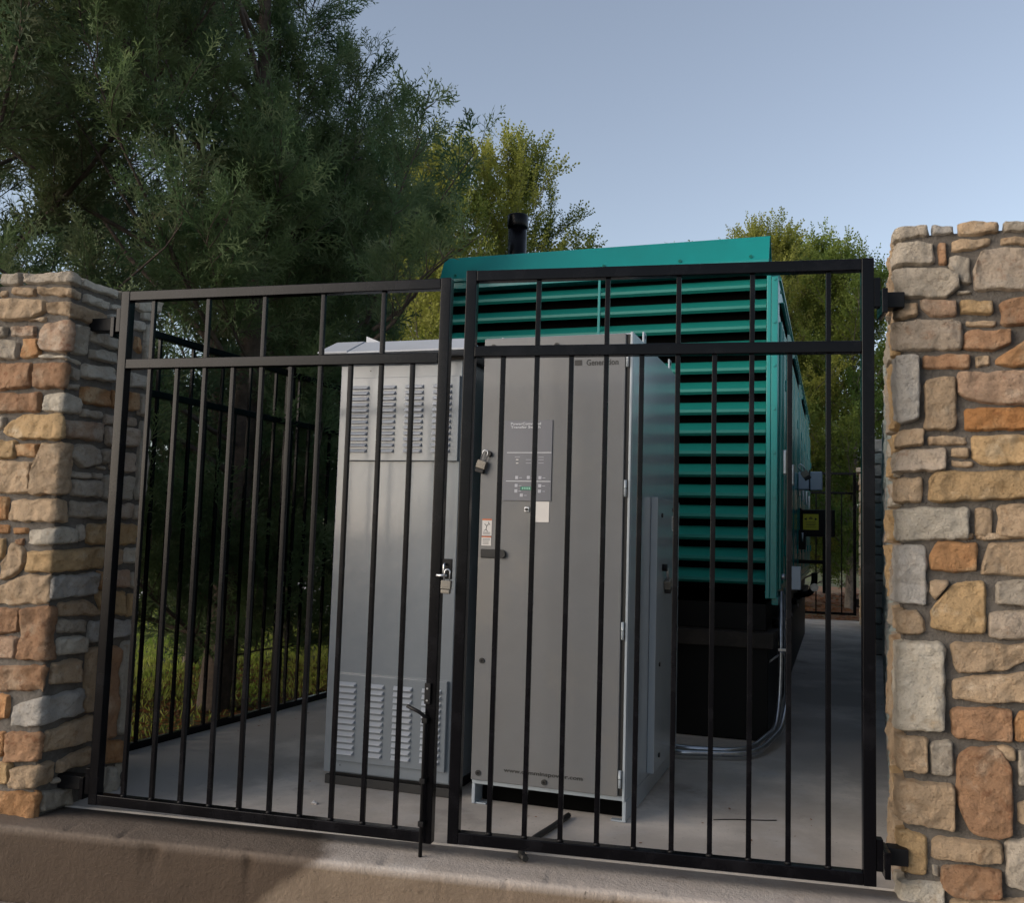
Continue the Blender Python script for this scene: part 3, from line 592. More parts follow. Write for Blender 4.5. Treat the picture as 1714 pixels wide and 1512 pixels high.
# ------------------------------------------------------------------ cabinets
def bolt_head(root, x, y, z, r=.011, name='bolt'):
    o = tube(name, [(x, y, z), (x, y-.006, z)], r, M['rubber'], root, 14)
    tube('bolt_socket', [(x, y-.0055, z), (x, y-.0075, z)], r*.45, M['iron_dull'], root, 8)
    return o
def cabinet_right():
    root = empty('transfer_switch_cabinet', (.5147, .5441, 0), -R(6.908), 'tall warm grey electrical cabinet with a small key panel and green display on its door', 'electrical cabinet')
    W = .6285; D = 1.02; T = 1.8425
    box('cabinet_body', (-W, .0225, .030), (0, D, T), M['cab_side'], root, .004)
    # skirt plates down to the slab
    for a, b in ((-W, -W+.014), (-.014, 0)):
        box('skirt', (a, .024, ZP+.002), (b, D-.002, .0298), M['cab_side'], root, .002)
        box('mounting_foot', (a-.0 if a < -.5 else a-.045, .03, ZP+.001), (b+.045 if a < -.5 else b, .06, ZP+.007), M['cab_side'], root, .001)
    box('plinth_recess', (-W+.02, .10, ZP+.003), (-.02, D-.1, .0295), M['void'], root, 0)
    box('corner_post', (-.0105, .001, .032), (-.0003, .0222, T-.001), M['cab_side'], root, .002)
    dr = empty('door', (0, 0, 0), 0, parent=root)
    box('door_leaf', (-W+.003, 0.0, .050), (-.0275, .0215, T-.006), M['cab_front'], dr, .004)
    box('door_gasket', (-.0268, .010, .052), (-.0112, .0222, T-.008), M['rubber'], root, .001)
    # bolts on the door
    for x, z in ((-.5836, 1.8012), (-.3115, 1.7977), (-.5927, .5209), (-.5942, .0804), (-.3189, .0734)):
        bolt_head(root, x, 0, z)
    for z0, z1 in ((.640, .707), (.085, .150), (1.189, 1.254), (1.70, 1.765)):
        tube('hinge', [(-.019, -.004, z0), (-.019, -.004, z1)], .006, M['cab_side'], root, 10)
        tube('hinge_knuckle', [(-.019, -.004, (z0+z1)/2-.001), (-.019, -.004, (z0+z1)/2+.001)], .0068, M['rubber'], root, 10)
    # key panel
    kp = box('key_panel', (-.5255, -.0045, 1.1665), (-.320, -.0003, 1.4935), M['panel_grey'], root, .001)
    def sub(o): o.parent = kp; o.location = Vector(o.location)-Vector(kp.location); return o
    for z, x0, x1 in ((1.3615, -.511, -.322), (1.2455, -.512, -.323)):
        sub(box('rule_line', (x0, -.0055, z-.0014), (x1, -.0047, z+.0014), M['ink_white'], None, 0))
    for x, z in ((-.4657, 1.2603), (-.4162, 1.2607), (-.3671, 1.2601), (-.4672, 1.2277), (-.3672, 1.2277), (-.4676, 1.2058), (-.3673, 1.2061), (-.444, 1.189)):
        sub(box('key', (x-.0065, -.0062, z-.0065), (x+.0065, -.0047, z+.0065), M['btn'], None, .001))
        sub(box('key_legend', (x+.010, -.0052, z-.002), (x+.022, -.0047, z+.0005), M['btn'], None, 0))
    for x, z in ((-.4661, 1.3328), (-.4657, 1.3186)):
        sub(box('indicator', (x-.005, -.0062, z-.002), (x+.005, -.0047, z+.002), M['white'], None, 0))
    for x, z in ((-.418, 1.333), (-.418, 1.319), (-.365, 1.343), (-.365, 1.333), (-.365, 1.319), (-.466, 1.344)):
        sub(box('legend', (x-.011, -.0052, z-.0008), (x+.011, -.0047, z+.0008), M['panel_grey'] if z == 0 else M['btn'], None, 0))
    sub(box('display', (-.4495, -.0060, 1.2095), (-.383, -.0047, 1.2240), M['lcd'], None, .001))
    sub(text('display_text', '1 READY', .038, (-.441, -.0062, 1.2125), FRONT, M['lcd_char'], None, .0, .0085)) if False else None
    for k in range(5): sub(box('display_character', (-.442+k*.0075, -.0066, 1.2125), (-.4375+k*.0075, -.0062, 1.2212), M['lcd_char'], None, 0))
    t = text('lettering', 'PowerCommand', .128, (-.4976, -.0047, 1.4745), FRONT, M['ink_white'], root, .008, .0105); sub(t)
    t = text('lettering', 'Transfer Switch', .126, (-.4976, -.0047, 1.4610), FRONT, M['ink_white'], root, .008, .0100); sub(t)
    box('key_switch', (-.4300, -.006, 1.1215), (-.4090, -.0003, 1.1425), M['steel'], root, .002)
    tube('key_barrel', [(-.4195, -.006, 1.132), (-.4195, -.0105, 1.132)], .006, M['rubber'], root, 12)
    box('blank_card', (-.3835, -.0018, 1.0825), (-.3270, -.0003, 1.1650), M['white'], root, 0)
    # warning label
    wl = empty('warning_label', (-.6100, -.0004, 0), 0, parent=root)
    box('label_sheet', (0, -.0012, 1.0225), (.0415, 0, 1.0845), M['white'], wl, 0)
    box('label_band', (0, -.0020, 1.0852), (.0415, 0, 1.0905), M['orange'], wl, 0)
    box('label_sheet', (-.001, -.0012, .9820), (.0405, 0, 1.0150), M['white'], wl, 0)
    box('label_band', (-.001, -.0020, 1.0157), (.0405, 0, 1.0200), M['orange'], wl, 0)
    for a, b in (((.010, 1.070), (.020, 1.062)), ((.020, 1.062), (.030, 1.072)), ((.020, 1.062), (.017, 1.048)), ((.017, 1.048), (.008, 1.042)), ((.017, 1.048), (.024, 1.039)), ((.026, 1.078), (.034, 1.066))):
        tube('pictogram', [(a[0], -.0016, a[1]), (b[0], -.0016, b[1])], .0011, M['ink'], wl, 5)
    for z in (1.036, 1.032, 1.028, 1.009, 1.004, .999, .994, .989):
        box('label_print', (.004, -.0018, z-.0007), (.036 if z > 1 else .030, -.0012, z+.0007), M['ink'], wl, 0)
    # latch under the label
    box('latch_plate', (-.6120, -.0085, .9325), (-.520, -.0003, .9680), M['rubber'], root, .004)
    tube('latch_knob', [(-.5200, -.003, .950), (-.5200, -.016, .950)], .017, M['rubber'], root, 16)
    # black logo block and lettering on the upper door
    box('logo_block', (-.2356, -.0016, 1.7128), (-.2060, -.0003, 1.7345), M['ink'], root, 0)
    text('lettering', 'Power', .105, (-.187, -.0009, 1.7480), FRONT, M['ink'], root, .016, .026)
    text('lettering', 'Generation', .1300, (-.187, -.0009, 1.7120), FRONT, M['ink'], root, .016, .0245)
    text('lettering', 'www.cumminspower.com', .3215, (-.4865, -.0009, .0960), FRONT, M['ink'], root, .022, .0190)
    # eye for the padlock
    tube('lock_eye', [(-.5880, -.001, 1.3560), (-.5880, -.018, 1.3560)], .0115, M['rubber'], root, 14)
    # side cover
    cv = box('side_cover', (.0005, .424, .048), (.0300, .995, 1.2100), M['cab_side'], root, .003)
    for y, z in ((.523, 1.1334), (.8033, 1.1667), (.5126, .4914), (.8297, .0782), (.5342, .1042)):
        tube('bolt', [(.030, y, z), (.0355, y, z)], .010, M['rubber'], root, 12)
    box('number_plate', (.0302, .786, 1.070), (.0318, .812, 1.138), M['white'], root, 0)
    t = text('lettering', '37578', .055, (.0321, .806, 1.076), (math.pi/2, -math.pi/2, math.pi/2), M['ink'], root, .01, .012)
    tube('cover_latch', [(.030, .560, .905), (.050, .560, .905)], .016, M['iron_dull'], root, 14)
    # lifting brackets on top
    for y in (.24, .86):
        for x in (-.004, -W+.004):
            b = box('lifting_bracket', (x-.0035, y-.025, T-.012), (x+.0035, y+.025, T+.045), M['cab_side'], root, .001)
            tube('bracket_hole', [(x-.0042, y, T+.026), (x+.0042, y, T+.026)], .008, M['void'], root, 12)
    return root
def cabinet_left():
    root = empty('louvered_cabinet', (-.786, .742, 0), -R(6.0), 'tall bluish grey cabinet with louvered vents and a sloped rain hood', 'electrical cabinet')
    W = .578; D = .80
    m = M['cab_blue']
    box('cabinet_body', (0, .012, .0), (W, D, 1.765), m, root, .004)
    box('plinth', (.012, .03, ZP+.002), (W-.012, D-.02, -.0005), M['iron_dull'], root, .002)
    box('plinth_channel', (.005, .006, ZP+.001), (W-.002, .028, -.012), M['rubber'], root, .002)
    box('edge_flange', (.0, 0, .002), (.0405, .0115, 1.762), m, root, .002)
    box('door_leaf', (.0425, -.003, .008), (W-.002, .0115, 1.758), m, root, .003)
    for z0, z1, zt, zb in ((1.3290, 1.6920, 1.647, 1.3705), (.0565, .4200, .3765, .0925)):
        x0 = .0455 if z0 > 1 else .052
        pn = box('vent_panel', (x0, -.022, z0), (.5725 if z0 > 1 else .562, -.0032, z1), m, root, .003)
        pc = Vector(pn.location)
        for c in range(4):
            xc = .1085+c*.1290
            for r_ in range(12):
                z = zt-(zt-zb)*r_/11
                w = .0425
                me = _cache.get('louver')
                if me is None:
                    # pressed louver: sloping hood closed at the ends, open underneath
                    V = [(-w, 0, .0095), (w, 0, .0095), (-w+.004, -.0150, -.0020), (w-.004, -.0150, -.0020), (-w+.004, -.0150, -.0050), (w-.004, -.0150, -.0050), (-w+.002, 0, -.0058), (w-.002, 0, -.0058)]
                    F = [(0, 2, 3, 1), (2, 4, 5, 3), (0, 6, 4, 2), (1, 3, 5, 7), (4, 6, 7, 5)]
                    me = bpy.data.meshes.new('louver'); me.from_pydata(V, [], F); me.update(); me.materials.append(M['hood']); _cache['louver'] = me  # louvers take the paler hood paint in place of sky reflected on their slopes
                lo = link('louver', me, None, pn, Vector((xc, -.0222, z))-pc)
    for x, z in ((.145, 1.725), (.50, 1.725), (.08, .035)):
        tube('screw', [(x, -.003, z), (x, -.0045, z)], .003, M['rubber'], root, 8)
    # rain hood: frustum with overhang
    def hood(name, x0, x1, tx0, tx1, dy, dz):
        V = [(x0, -.115-dy, 1.790+dz), (x1, -.115-dy, 1.790+dz), (x1, .90, 1.790+dz), (x0, .90, 1.790+dz),
             (tx0, -.010-dy, 1.852+dz), (tx1, -.010-dy, 1.852+dz), (tx1, .84, 1.852+dz), (tx0, .84, 1.852+dz)]
        V += [(a, b, c-.006) for a, b, c in V[:4]]
        F = [(0, 1, 5, 4), (1, 2, 6, 5), (2, 3, 7, 6), (3, 0, 4, 7), (4, 5, 6, 7), (11, 10, 9, 8), (0, 8, 9, 1), (1, 9, 10, 2), (2, 10, 11, 3), (3, 11, 8, 0)]
        return mesh(name, V, F, M['hood'], root)
    hood('hood_panel', -.052, .640, -.018, .585, 0, 0)
    hood('hood_end_panel', -.056, .085, -.021, .112, .003, .003)
    mesh('hood_fin', [(.105, .02, 1.853), (.185, .02, 1.853), (.105, .02, 1.885), (.105, .022, 1.853), (.185, .022, 1.853), (.105, .022, 1.885)],
         [(0, 1, 2), (5, 4, 3), (0, 3, 4, 1), (1, 4, 5, 2), (2, 5, 3, 0)], M['hood'], root)
    box('hood_neck', (.012, .02, 1.7655), (W-.012, D-.02, 1.7838), M['rubber'], root, 0)
    return root
M['hood'] = mat('pale grey hood paint and louver sky sheen', (.38, .41, .46), .35, bump=(300, .06, .0005), var=[(5, (.36, .38, .41), .4, .7, 4)])

# ------------------------------------------------------------------ generator
def generator():
    root = empty('generator', (1.1626, 2.2517, 0), -R(6.45), 'large teal enclosed diesel generator with louvered front on a black base tank', 'generator')
    Wd = 2.045; L = 6.8; ZT = 2.64; T = M['teal']
    x0, x1 = -Wd, 0.0
    # shell panels: sides, top, interior
    side = box('side_shell', (-.030, .020, .735), (0, L, 2.52), T, root, .003)
    box('side_shell', (x0, .020, .735), (x0+.030, L, 2.52), T, root, .003)
    box('rear_shell', (x0+.031, L-.03, .735), (-.031, L, 2.52), T, root, .003)
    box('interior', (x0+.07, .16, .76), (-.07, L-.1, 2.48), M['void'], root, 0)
    # roof with sloped eaves
    prof = [(x0-.012, 2.520), (x0-.012, 2.535), (x0+.05, 2.655), (-.05, 2.655), (.012, 2.535), (.012, 2.520)]
    V = []
    rf = prism('roof', [(a, b) for a, b in prof], .10, L+.01, 'y', T, root)
    y = .35
    while y < L:
        tube('bolt', [(-.018, y, 2.586), (-.008, y, 2.591)], .011, M['teal_dark'], root, 8); y += .42
    y = .25
    while y < L:
        tube('bolt', [(.0, y, 2.492), (.007, y, 2.492)], .011, M['teal_dark'], root, 8); y += .30
    # visor above the front: folded sheet with an open gable end
    def sheetp(name, a, b, y0, z0, y1, z1, th=.004):
        d = Vector((0, y1-y0, z1-z0)).normalized(); n = Vector((0, -d.z, d.y))*th
        V = [(a, y0, z0), (b, y0, z0), (b, y1, z1), (a, y1, z1)]; V += [(p[0], p[1]-n.y, p[2]-n.z) for p in V]
        return mesh(name, V, [(0, 1, 2, 3), (7, 6, 5, 4), (0, 4, 5, 1), (1, 5, 6, 2), (2, 6, 7, 3), (3, 7, 4, 0)], T, root)
    sheetp('visor', x0-.01, -.050, -.012, 2.618, .060, 2.772)
    sheetp('visor_back', x0-.01, -.046, .065, 2.775, .20, 2.640)
    box('visor_lip', (x0-.01, -.020, 2.598), (-.050, -.0125, 2.6175), T, root, .002)
    box('visor_floor', (x0, .0, 2.600), (-.052, .16, 2.606), M['teal_dark'], root, 0)
    box('head_panel', (x0+.01, -.002, 2.556), (-.0625, .03, 2.5985), T, root, .002)
    for x in (-1.95, -1.45, -1.0, -.55, -.15): tube('bolt', [(x, -.006, 2.672-.03), (x, -.014, 2.668-.03)], .009, M['teal_dark'], root, 8)
    # corner posts
    box('corner_post', (-.0610, -.004, .725), (-.0375, .034, 2.598), T, root, .003)
    box('corner_post', (-.0370, .000, .725), (-.0008, .0195, 2.5195), T, root, .003)
    box('corner_post', (x0+.0008, .0, .725), (x0+.035, .0195, 2.5195), T, root, .003)
    for k in range(8):
        z = .79+k*.245
        tube('bolt', [(-.019, .0, z), (-.019, -.006, z)], .0085, T, root, 10)
    # front louvers
    n = 15; pitch = .118
    wl = (-.064)-(x0+.036)
    V = []
    me = None
    prof = [(.0, .0), (.0, .016), (.075, .066), (.075, .062), (.006, .012), (.006, .0), (.022, -.010), (.018, -.013)]
    for i in range(n):
        z = .811+pitch*i
        if me is None:
            o = prism('louver_blade', prof, x0+.036, -.0635, 'x', M['teal_dark'], root)
            me = o.data; o.location = (0, 0, z)
        else: link('louver_blade', me, None, root, (0, 0, z))
    box('stiffener', (-1.0330, -.004, 1.95), (-1.0180, -.0008, 2.556), T, root, .001)
    box('stiffener', (-1.0330, -.004, .80), (-1.0180, -.0008, 1.945), T, root, .001)
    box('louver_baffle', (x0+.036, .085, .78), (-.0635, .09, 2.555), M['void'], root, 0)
    # right side doors: proud leaves with shadow gaps, slots, handles, hinges
    doors = [(.135, .590), (.605, 1.155), (1.19, 2.55), (2.60, 3.42), (3.46, 4.48), (4.52, 5.50), (5.54, 6.72)]
    for i, (a, b) in enumerate(doors):
        d = box('door', (.0006, a, .770), (.0150, b, 2.300 if i not in (0,) else 2.29), T, root, .003)
        dc = Vector(d.location)
        for off in (.06, (b-a)/2-.06):
            bx = box('door_rib', (.0152, dc.y-off-.006, .80), (.0195, dc.y-off+.006, 2.27), T, root, .002)
            bx.parent = d; bx.location = Vector(bx.location)-dc
        hb = box('handle', (.0152, a+.07, 1.42), (.040, a+.12, 1.56), M['steel'], root, .006); hb.parent = d; hb.location = Vector(hb.location)-dc
        for z in (.95, 1.95):
            hg = box('door_hinge', (.0152, b-.05, z), (.026, b-.015, z+.07), M['teal'], root, .004); hg.parent = d; hg.location = Vector(hg.location)-dc
    for a, b in ((.16, 1.02), (1.88, 3.10), (3.95, 5.1)):
        box('vent_slot', (.0003, a, 2.335), (.0040, b, 2.405), M['void'], root, .0)
        box('slot_hood', (.0041, a, 2.402), (.024, b, 2.408), M['teal'], root, .001)
    # lower sill
    box('sill', (-.028, .02, .690), (.006, L, .7335), M['teal'], root, .003)
    # exhaust stack
    tube('exhaust_stack', [(-1.808, .752, 2.60), (-1.808, .752, 3.200)], .0650, M['iron'], root, 24)
    tube('exhaust_collar', [(-1.808, .752, 3.175), (-1.808, .752, 3.185), (-1.808, .752, 3.262), (-1.808, .752, 3.268)], [.069, .074, .074, .070], M['iron'], root, 24)
    # skid and base tank
    box('base_tank', (x0+.02, .03, ZP+.003), (-.045, L-.02, .455), M['tank'], root, .006)
    box('base_frame', (x0+.04, .09, .5405), (-.06, L-.04, .689), M['tank'], root, .004)
    ch = box('front_channel', (x0+.0, -.035, .4560), (-.012, .12, .5400), M['tank_rim'], root, .004)
    box('side_channel', (-.075, .1205, .4800), (-.004, L, .5400), M['tank_rim'], root, .004)
    for y in (.4, 1.2, 1.9, 2.7, 3.5, 4.3): tube('isolator', [(-.02, y, .5405), (-.02, y, .590)], .028, M['tank'], root, 10)
    for y in (1.9, 3.1, 4.4): tube('bolt', [(.0, y, .51), (.006, y, .51)], .012, M['steel'], root, 8)
    # grey twin box, black breaker box with its yellow label
    jb = box('socket_box', (.020, 2.50, 1.460), (.105, 2.60, 1.600), M['box_blue'], root, .010)
    jb = box('socket_box', (.112, 2.50, 1.455), (.205, 2.60, 1.605), M['box_blue'], root, .010)
    tube('box_screw', [(.1085, 2.52, 1.45), (.1085, 2.52, 1.62)], .006, M['rubber'], root, 8)
    bb = box('breaker_box', (.035, 3.00, 1.095), (.300, 3.26, 1.320), M['iron_dull'], root, .008)
    bc = Vector(bb.location)
    def sb(o): o.parent = bb; o.location = Vector(o.location)-bc; return o
    sb(box('yellow_label', (.045, 2.9975, 1.150), (.170, 2.9992, 1.282), M['yellow'], root, 0))
    for x_, z_, w_, h_ in ((.107, 1.245, .030, .010), (.107, 1.256, .014, .005), (.107, 1.215, .085, .003), (.107, 1.203, .085, .003), (.107, 1.190, .075, .004), (.107, 1.172, .085, .003)):
        sb(box('label_print', (x_-w_/2, 2.9960, z_-h_/2), (x_+w_/2, 2.9972, z_+h_/2), M['ink'], root, 0))
    for sx in (-1, 1):
        a = .107+sx*.036
        me_ = mesh('label_arrow', [(a+sx*.018, 2.9965, 1.240), (a-sx*.004, 2.9965, 1.253), (a-sx*.004, 2.9965, 1.227)], [(0, 1, 2) if sx < 0 else (2, 1, 0)], M['ink'], root); sb(me_)
    box('mounting_plate', (.0155, 2.95, 1.02), (.034, 3.20, 1.33), M['iron_dull'], root, .003)
    box('lever_box', (.020, 2.72, .985), (.075, 2.80, 1.145), M['iron_dull'], root, .004)
    tube('lever', [(.05, 2.715, 1.12), (.05, 2.700, 1.05)], .008, M['steel'], root, 8)
    box('support_arm', (.0155, 2.8, .870), (.26, 2.83, .900), M['iron_dull'], root, .003)
    box('support_post', (.20, 3.1, .62), (.235, 3.14, 1.094), M['iron_dull'], root, .003)
    tube('fuel_fitting', bend([(-.02, 3.4, .58), (.10, 3.4, .60), (.13, 3.4, .70), (.13, 3.4, .78)], .04), .028, M['tank'], root, 10)
    tube('fuel_cap', [(.13, 3.38, .655), (.13, 3.36, .655)], .035, M['steel'], root, 12)
    # small junction box near the front corner
    box('junction_box', (.045, .16, .772), (.120, .22, .900), M['box_blue'], root, .004)
    tube('box_coupling', [(.001, .19, .84), (.045, .19, .84)], .016, M['steel'], root, 10)
    return root
def conduits():
    r = .0145
    for k, (label) in enumerate(('outer steel conduit rising from the slab to the junction box at the generator corner', 'inner steel conduit running beside the generator tank behind the outer one')):
        if k == 0:
            pts = [(.60, 1.800, -.020), (.665, 1.735, -.020), (.78, 1.760, -.020), (.985, 1.800, -.020), (1.075, 1.930, -.014), (1.190, 2.290, .020), (1.226, 2.385, .14), (1.2285, 2.410, .30), (1.2285, 2.425, .77)]
        else:
            pts = [(.60, 1.880, -.020), (.70, 1.850, -.020), (.95, 1.870, -.020), (1.040, 1.980, -.012), (1.165, 2.325, .020), (1.188, 2.405, .15), (1.196, 2.420, .34), (1.196, 2.435, .76)]
        root = empty('conduit', (0, 0, 0), 0, label, 'conduit', 'steel conduits at the generator corner')
        tube('pipe', bend(pts, .07, 6), r, M['steel'], root, 12)
        if k == 0:
            for z in (.40, .745): tube('coupling', [(1.2285, 2.418, z), (1.2285, 2.418, z+.035)], .0195, M['steel'], root, 12)
            box('pipe_strap', (1.180, 2.395, .43), (1.248, 2.399, .445), M['steel'], root, .001)
        else:
            tube('coupling', [(1.196, 2.428, .40), (1.196, 2.428, .43)], .0195, M['steel'], root, 12)
            tube('strap_arm', [(1.19, 2.42, .41), (1.12, 2.40, .36)], .007, M['steel'], root, 8)

pillar_left(); pillar_right(); rear_walls(); gates(); fence_left(); rear_gate()
cabinet_left(); cabinet_right(); generator(); conduits()
padlock((-.0430, -.040, .905), 0, 'padlock hanging from the hasp between the two gate leaves', .05, .85, False)
ca = -R(6.908)
def cab_pt(x, y, z): return (.5147+x*math.cos(ca)-y*math.sin(ca), .5441+x*math.sin(ca)+y*math.cos(ca), z)
padlock(cab_pt(-.5980, -.0155, 1.3700), ca, 'padlock on the left edge of the warm grey cabinet door', .28, 1.0)
padlock(cab_pt(.046, .590, .900), ca+math.pi/2, 'padlock on the latch of the side cover of the warm grey cabinet', -.35, 1.15)
ga = -R(6.45)
def gen_pt(x, y, z): return (1.1626+x*math.cos(ga)-y*math.sin(ga), 2.2517+x*math.sin(ga)+y*math.cos(ga), z)
padlock(gen_pt(.055, 1.75, 1.600), ga, 'padlock hanging on the teal generator side door', -.55, 1.3)
# small things on the slab
o = tube('wire', [(.843+.04*k, .717+.0125*k+.006*math.sin(k*.9), -.0475) for k in range(7)], .0022, M['rubber'], None, 6)
tag(o, 'thin dark wire lying on the concrete right of the grey cabinets', 'wire')
o = tube('hose', bend([(.30, .565, -.038), (.27, .42, -.038), (.225, .25, -.038), (.205, .10, -.040), (.238, .035, -.040)], .05), .011, M['rubber'], None, 8)
tag(o, 'short black rubber hose end lying under the right gate leaf', 'hose')
bm = bmesh.new(); bmesh.ops.create_icosphere(bm, subdivisions=2, radius=.011)
for v in bm.verts: v.co += Vector((noise.noise(v.co*90), noise.noise(v.co*90+Vector((5, 5, 5))), noise.noise(v.co*90+Vector((9, 9, 9)))))*.008; v.co.z *= .6
me = bpy.data.meshes.new('paper_scrap'); bm.to_mesh(me); bm.free()
tag(link('paper_scrap', me, M['white'], None, (-.691, .441, -.044)), 'crumpled white scrap of paper on the slab behind the left gate leaf', 'litter')
# ------------------------------------------------------------------ vegetation
def kite(V, F, p, d, side, L, w):
    """thin pointed twig blade"""
    k = len(V); V += [p, p+d*L*.35+side*w, p+d*L, p+d*L*.35-side*w]; F.append((k, k+1, k+2, k+3))
def cedar_sprig(seed, L=.20, w=.0030, n=13):
    rs = random.Random(seed); V = []; F = []
    X = Vector((1, 0, 0)); Y = Vector((0, 1, 0)); Z = Vector((0, 0, 1))
    kite(V, F, Vector((0, 0, 0)), X, Y, L, w*.9)
    for i in range(n):
        t = (i+.6)/n; sg = 1 if i % 2 else -1
        ang = rs.uniform(28, 55)*sg; rl = rs.uniform(-50, 50)
        d = Matrix.Rotation(R(rl), 3, 'X') @ (Matrix.Rotation(R(ang), 3, 'Z') @ X)
        l = L*(.42*(1-t)+.16)*rs.uniform(.7, 1.2); p = X*(L*t*.92)
        sd = d.cross(Z).normalized()
        kite(V, F, p, d, sd, l, w)
        for j in range(3):
            q = p+d*l*(.3+.25*j); e = (Matrix.Rotation(R(rs.uniform(25, 50)*(1 if j % 2 else -1)), 3, 'Z') @ d)
            kite(V, F, q, e, e.cross(Vector((0, rs.uniform(-1, 1), 1)).normalized()).normalized(), l*.42, w*.9)
    return np.array([tuple(v) for v in V]), np.array(F)
def leaf_sprig(seed, L=.22, n=15, lw=.013, ll=.034):
    rs = random.Random(seed); V = []; F = []
    X = Vector((1, 0, 0))
    kite(V, F, Vector((0, 0, 0)), X, Vector((0, 1, 0)), L, .0025)
    for i in range(n):
        t = (i+.7)/n; sg = 1 if i % 2 else -1
        d = (Matrix.Rotation(R(rs.uniform(-70, 70)), 3, 'X') @ (Matrix.Rotation(R(rs.uniform(30, 80)*sg), 3, 'Z') @ X))
        sd = d.cross(Vector((rs.uniform(-.6, .6), rs.uniform(-.6, .6), 1)).normalized()).normalized()
        p = X*(L*t)+d*.008; l = ll*rs.uniform(.7, 1.25); wd = lw*rs.uniform(.7, 1.2)
        k = len(V); V += [p, p+d*l*.5+sd*wd, p+d*l, p+d*l*.5-sd*wd]; F.append((k, k+1, k+2, k+3))
    return np.array([tuple(v) for v in V]), np.array(F)
def scatter_mesh(name, temps, P, D, scale, mt, parent, rs):
    """place templates (axis +X) at points P with directions D"""
    N = len(P); D = D/np.linalg.norm(D, axis=1, keepdims=True)
    ref = rs.normal(size=(N, 3)); A = np.cross(D, ref); A /= np.linalg.norm(A, axis=1, keepdims=True); B = np.cross(D, A)
    which = rs.randint(0, len(temps), N); Vs = []; Fs = []; base = 0
    for k, (tv, tf) in enumerate(temps):
        I = np.where(which == k)[0]
        if len(I) == 0: continue
        s = scale[I][:, None, None]
        v = P[I][:, None, :]+s*(tv[None, :, 0:1]*D[I][:, None, :]+tv[None, :, 1:2]*A[I][:, None, :]+tv[None, :, 2:3]*B[I][:, None, :])
        f = tf[None]+(np.arange(len(I))*len(tv))[:, None, None]+base
        Vs.append(v.reshape(-1, 3)); Fs.append(f.reshape(-1, 4)); base += len(I)*len(tv)
    V = np.concatenate(Vs); F = np.concatenate(Fs).astype(np.int32)
    me = bpy.data.meshes.new(name); me.vertices.add(len(V)); me.vertices.foreach_set('co', V.astype(np.float32).ravel())
    me.loops.add(F.size); me.loops.foreach_set('vertex_index', F.ravel())
    me.polygons.add(len(F)); me.polygons.foreach_set('loop_start', np.arange(0, F.size, 4, dtype=np.int32))
    me.update(calc_edges=True); me.validate(); me.materials.append(mt)
    return link(name, me, None, parent)
def merge_tubes(name, lst, m, parent, n=6):
    V = []; F = []
    for pts, rad, nn in lst:
        v, f = tube_data(pts, rad, nn, False); k = len(V); V += v; F += [tuple(a+k for a in q) for q in f]
    return mesh(name, V, F, m, parent, True)
CED = [cedar_sprig(i, w=.0038) for i in range(4)]
CEDM = [cedar_sprig(20+i, w=.0048, n=10) for i in range(3)]
CEDBIG = [cedar_sprig(30+i, w=.010, n=7) for i in range(2)]
CEDFAR = [cedar_sprig(10+i, w=.0055, n=9) for i in range(3)]
ELM = [leaf_sprig(i) for i in range(4)]
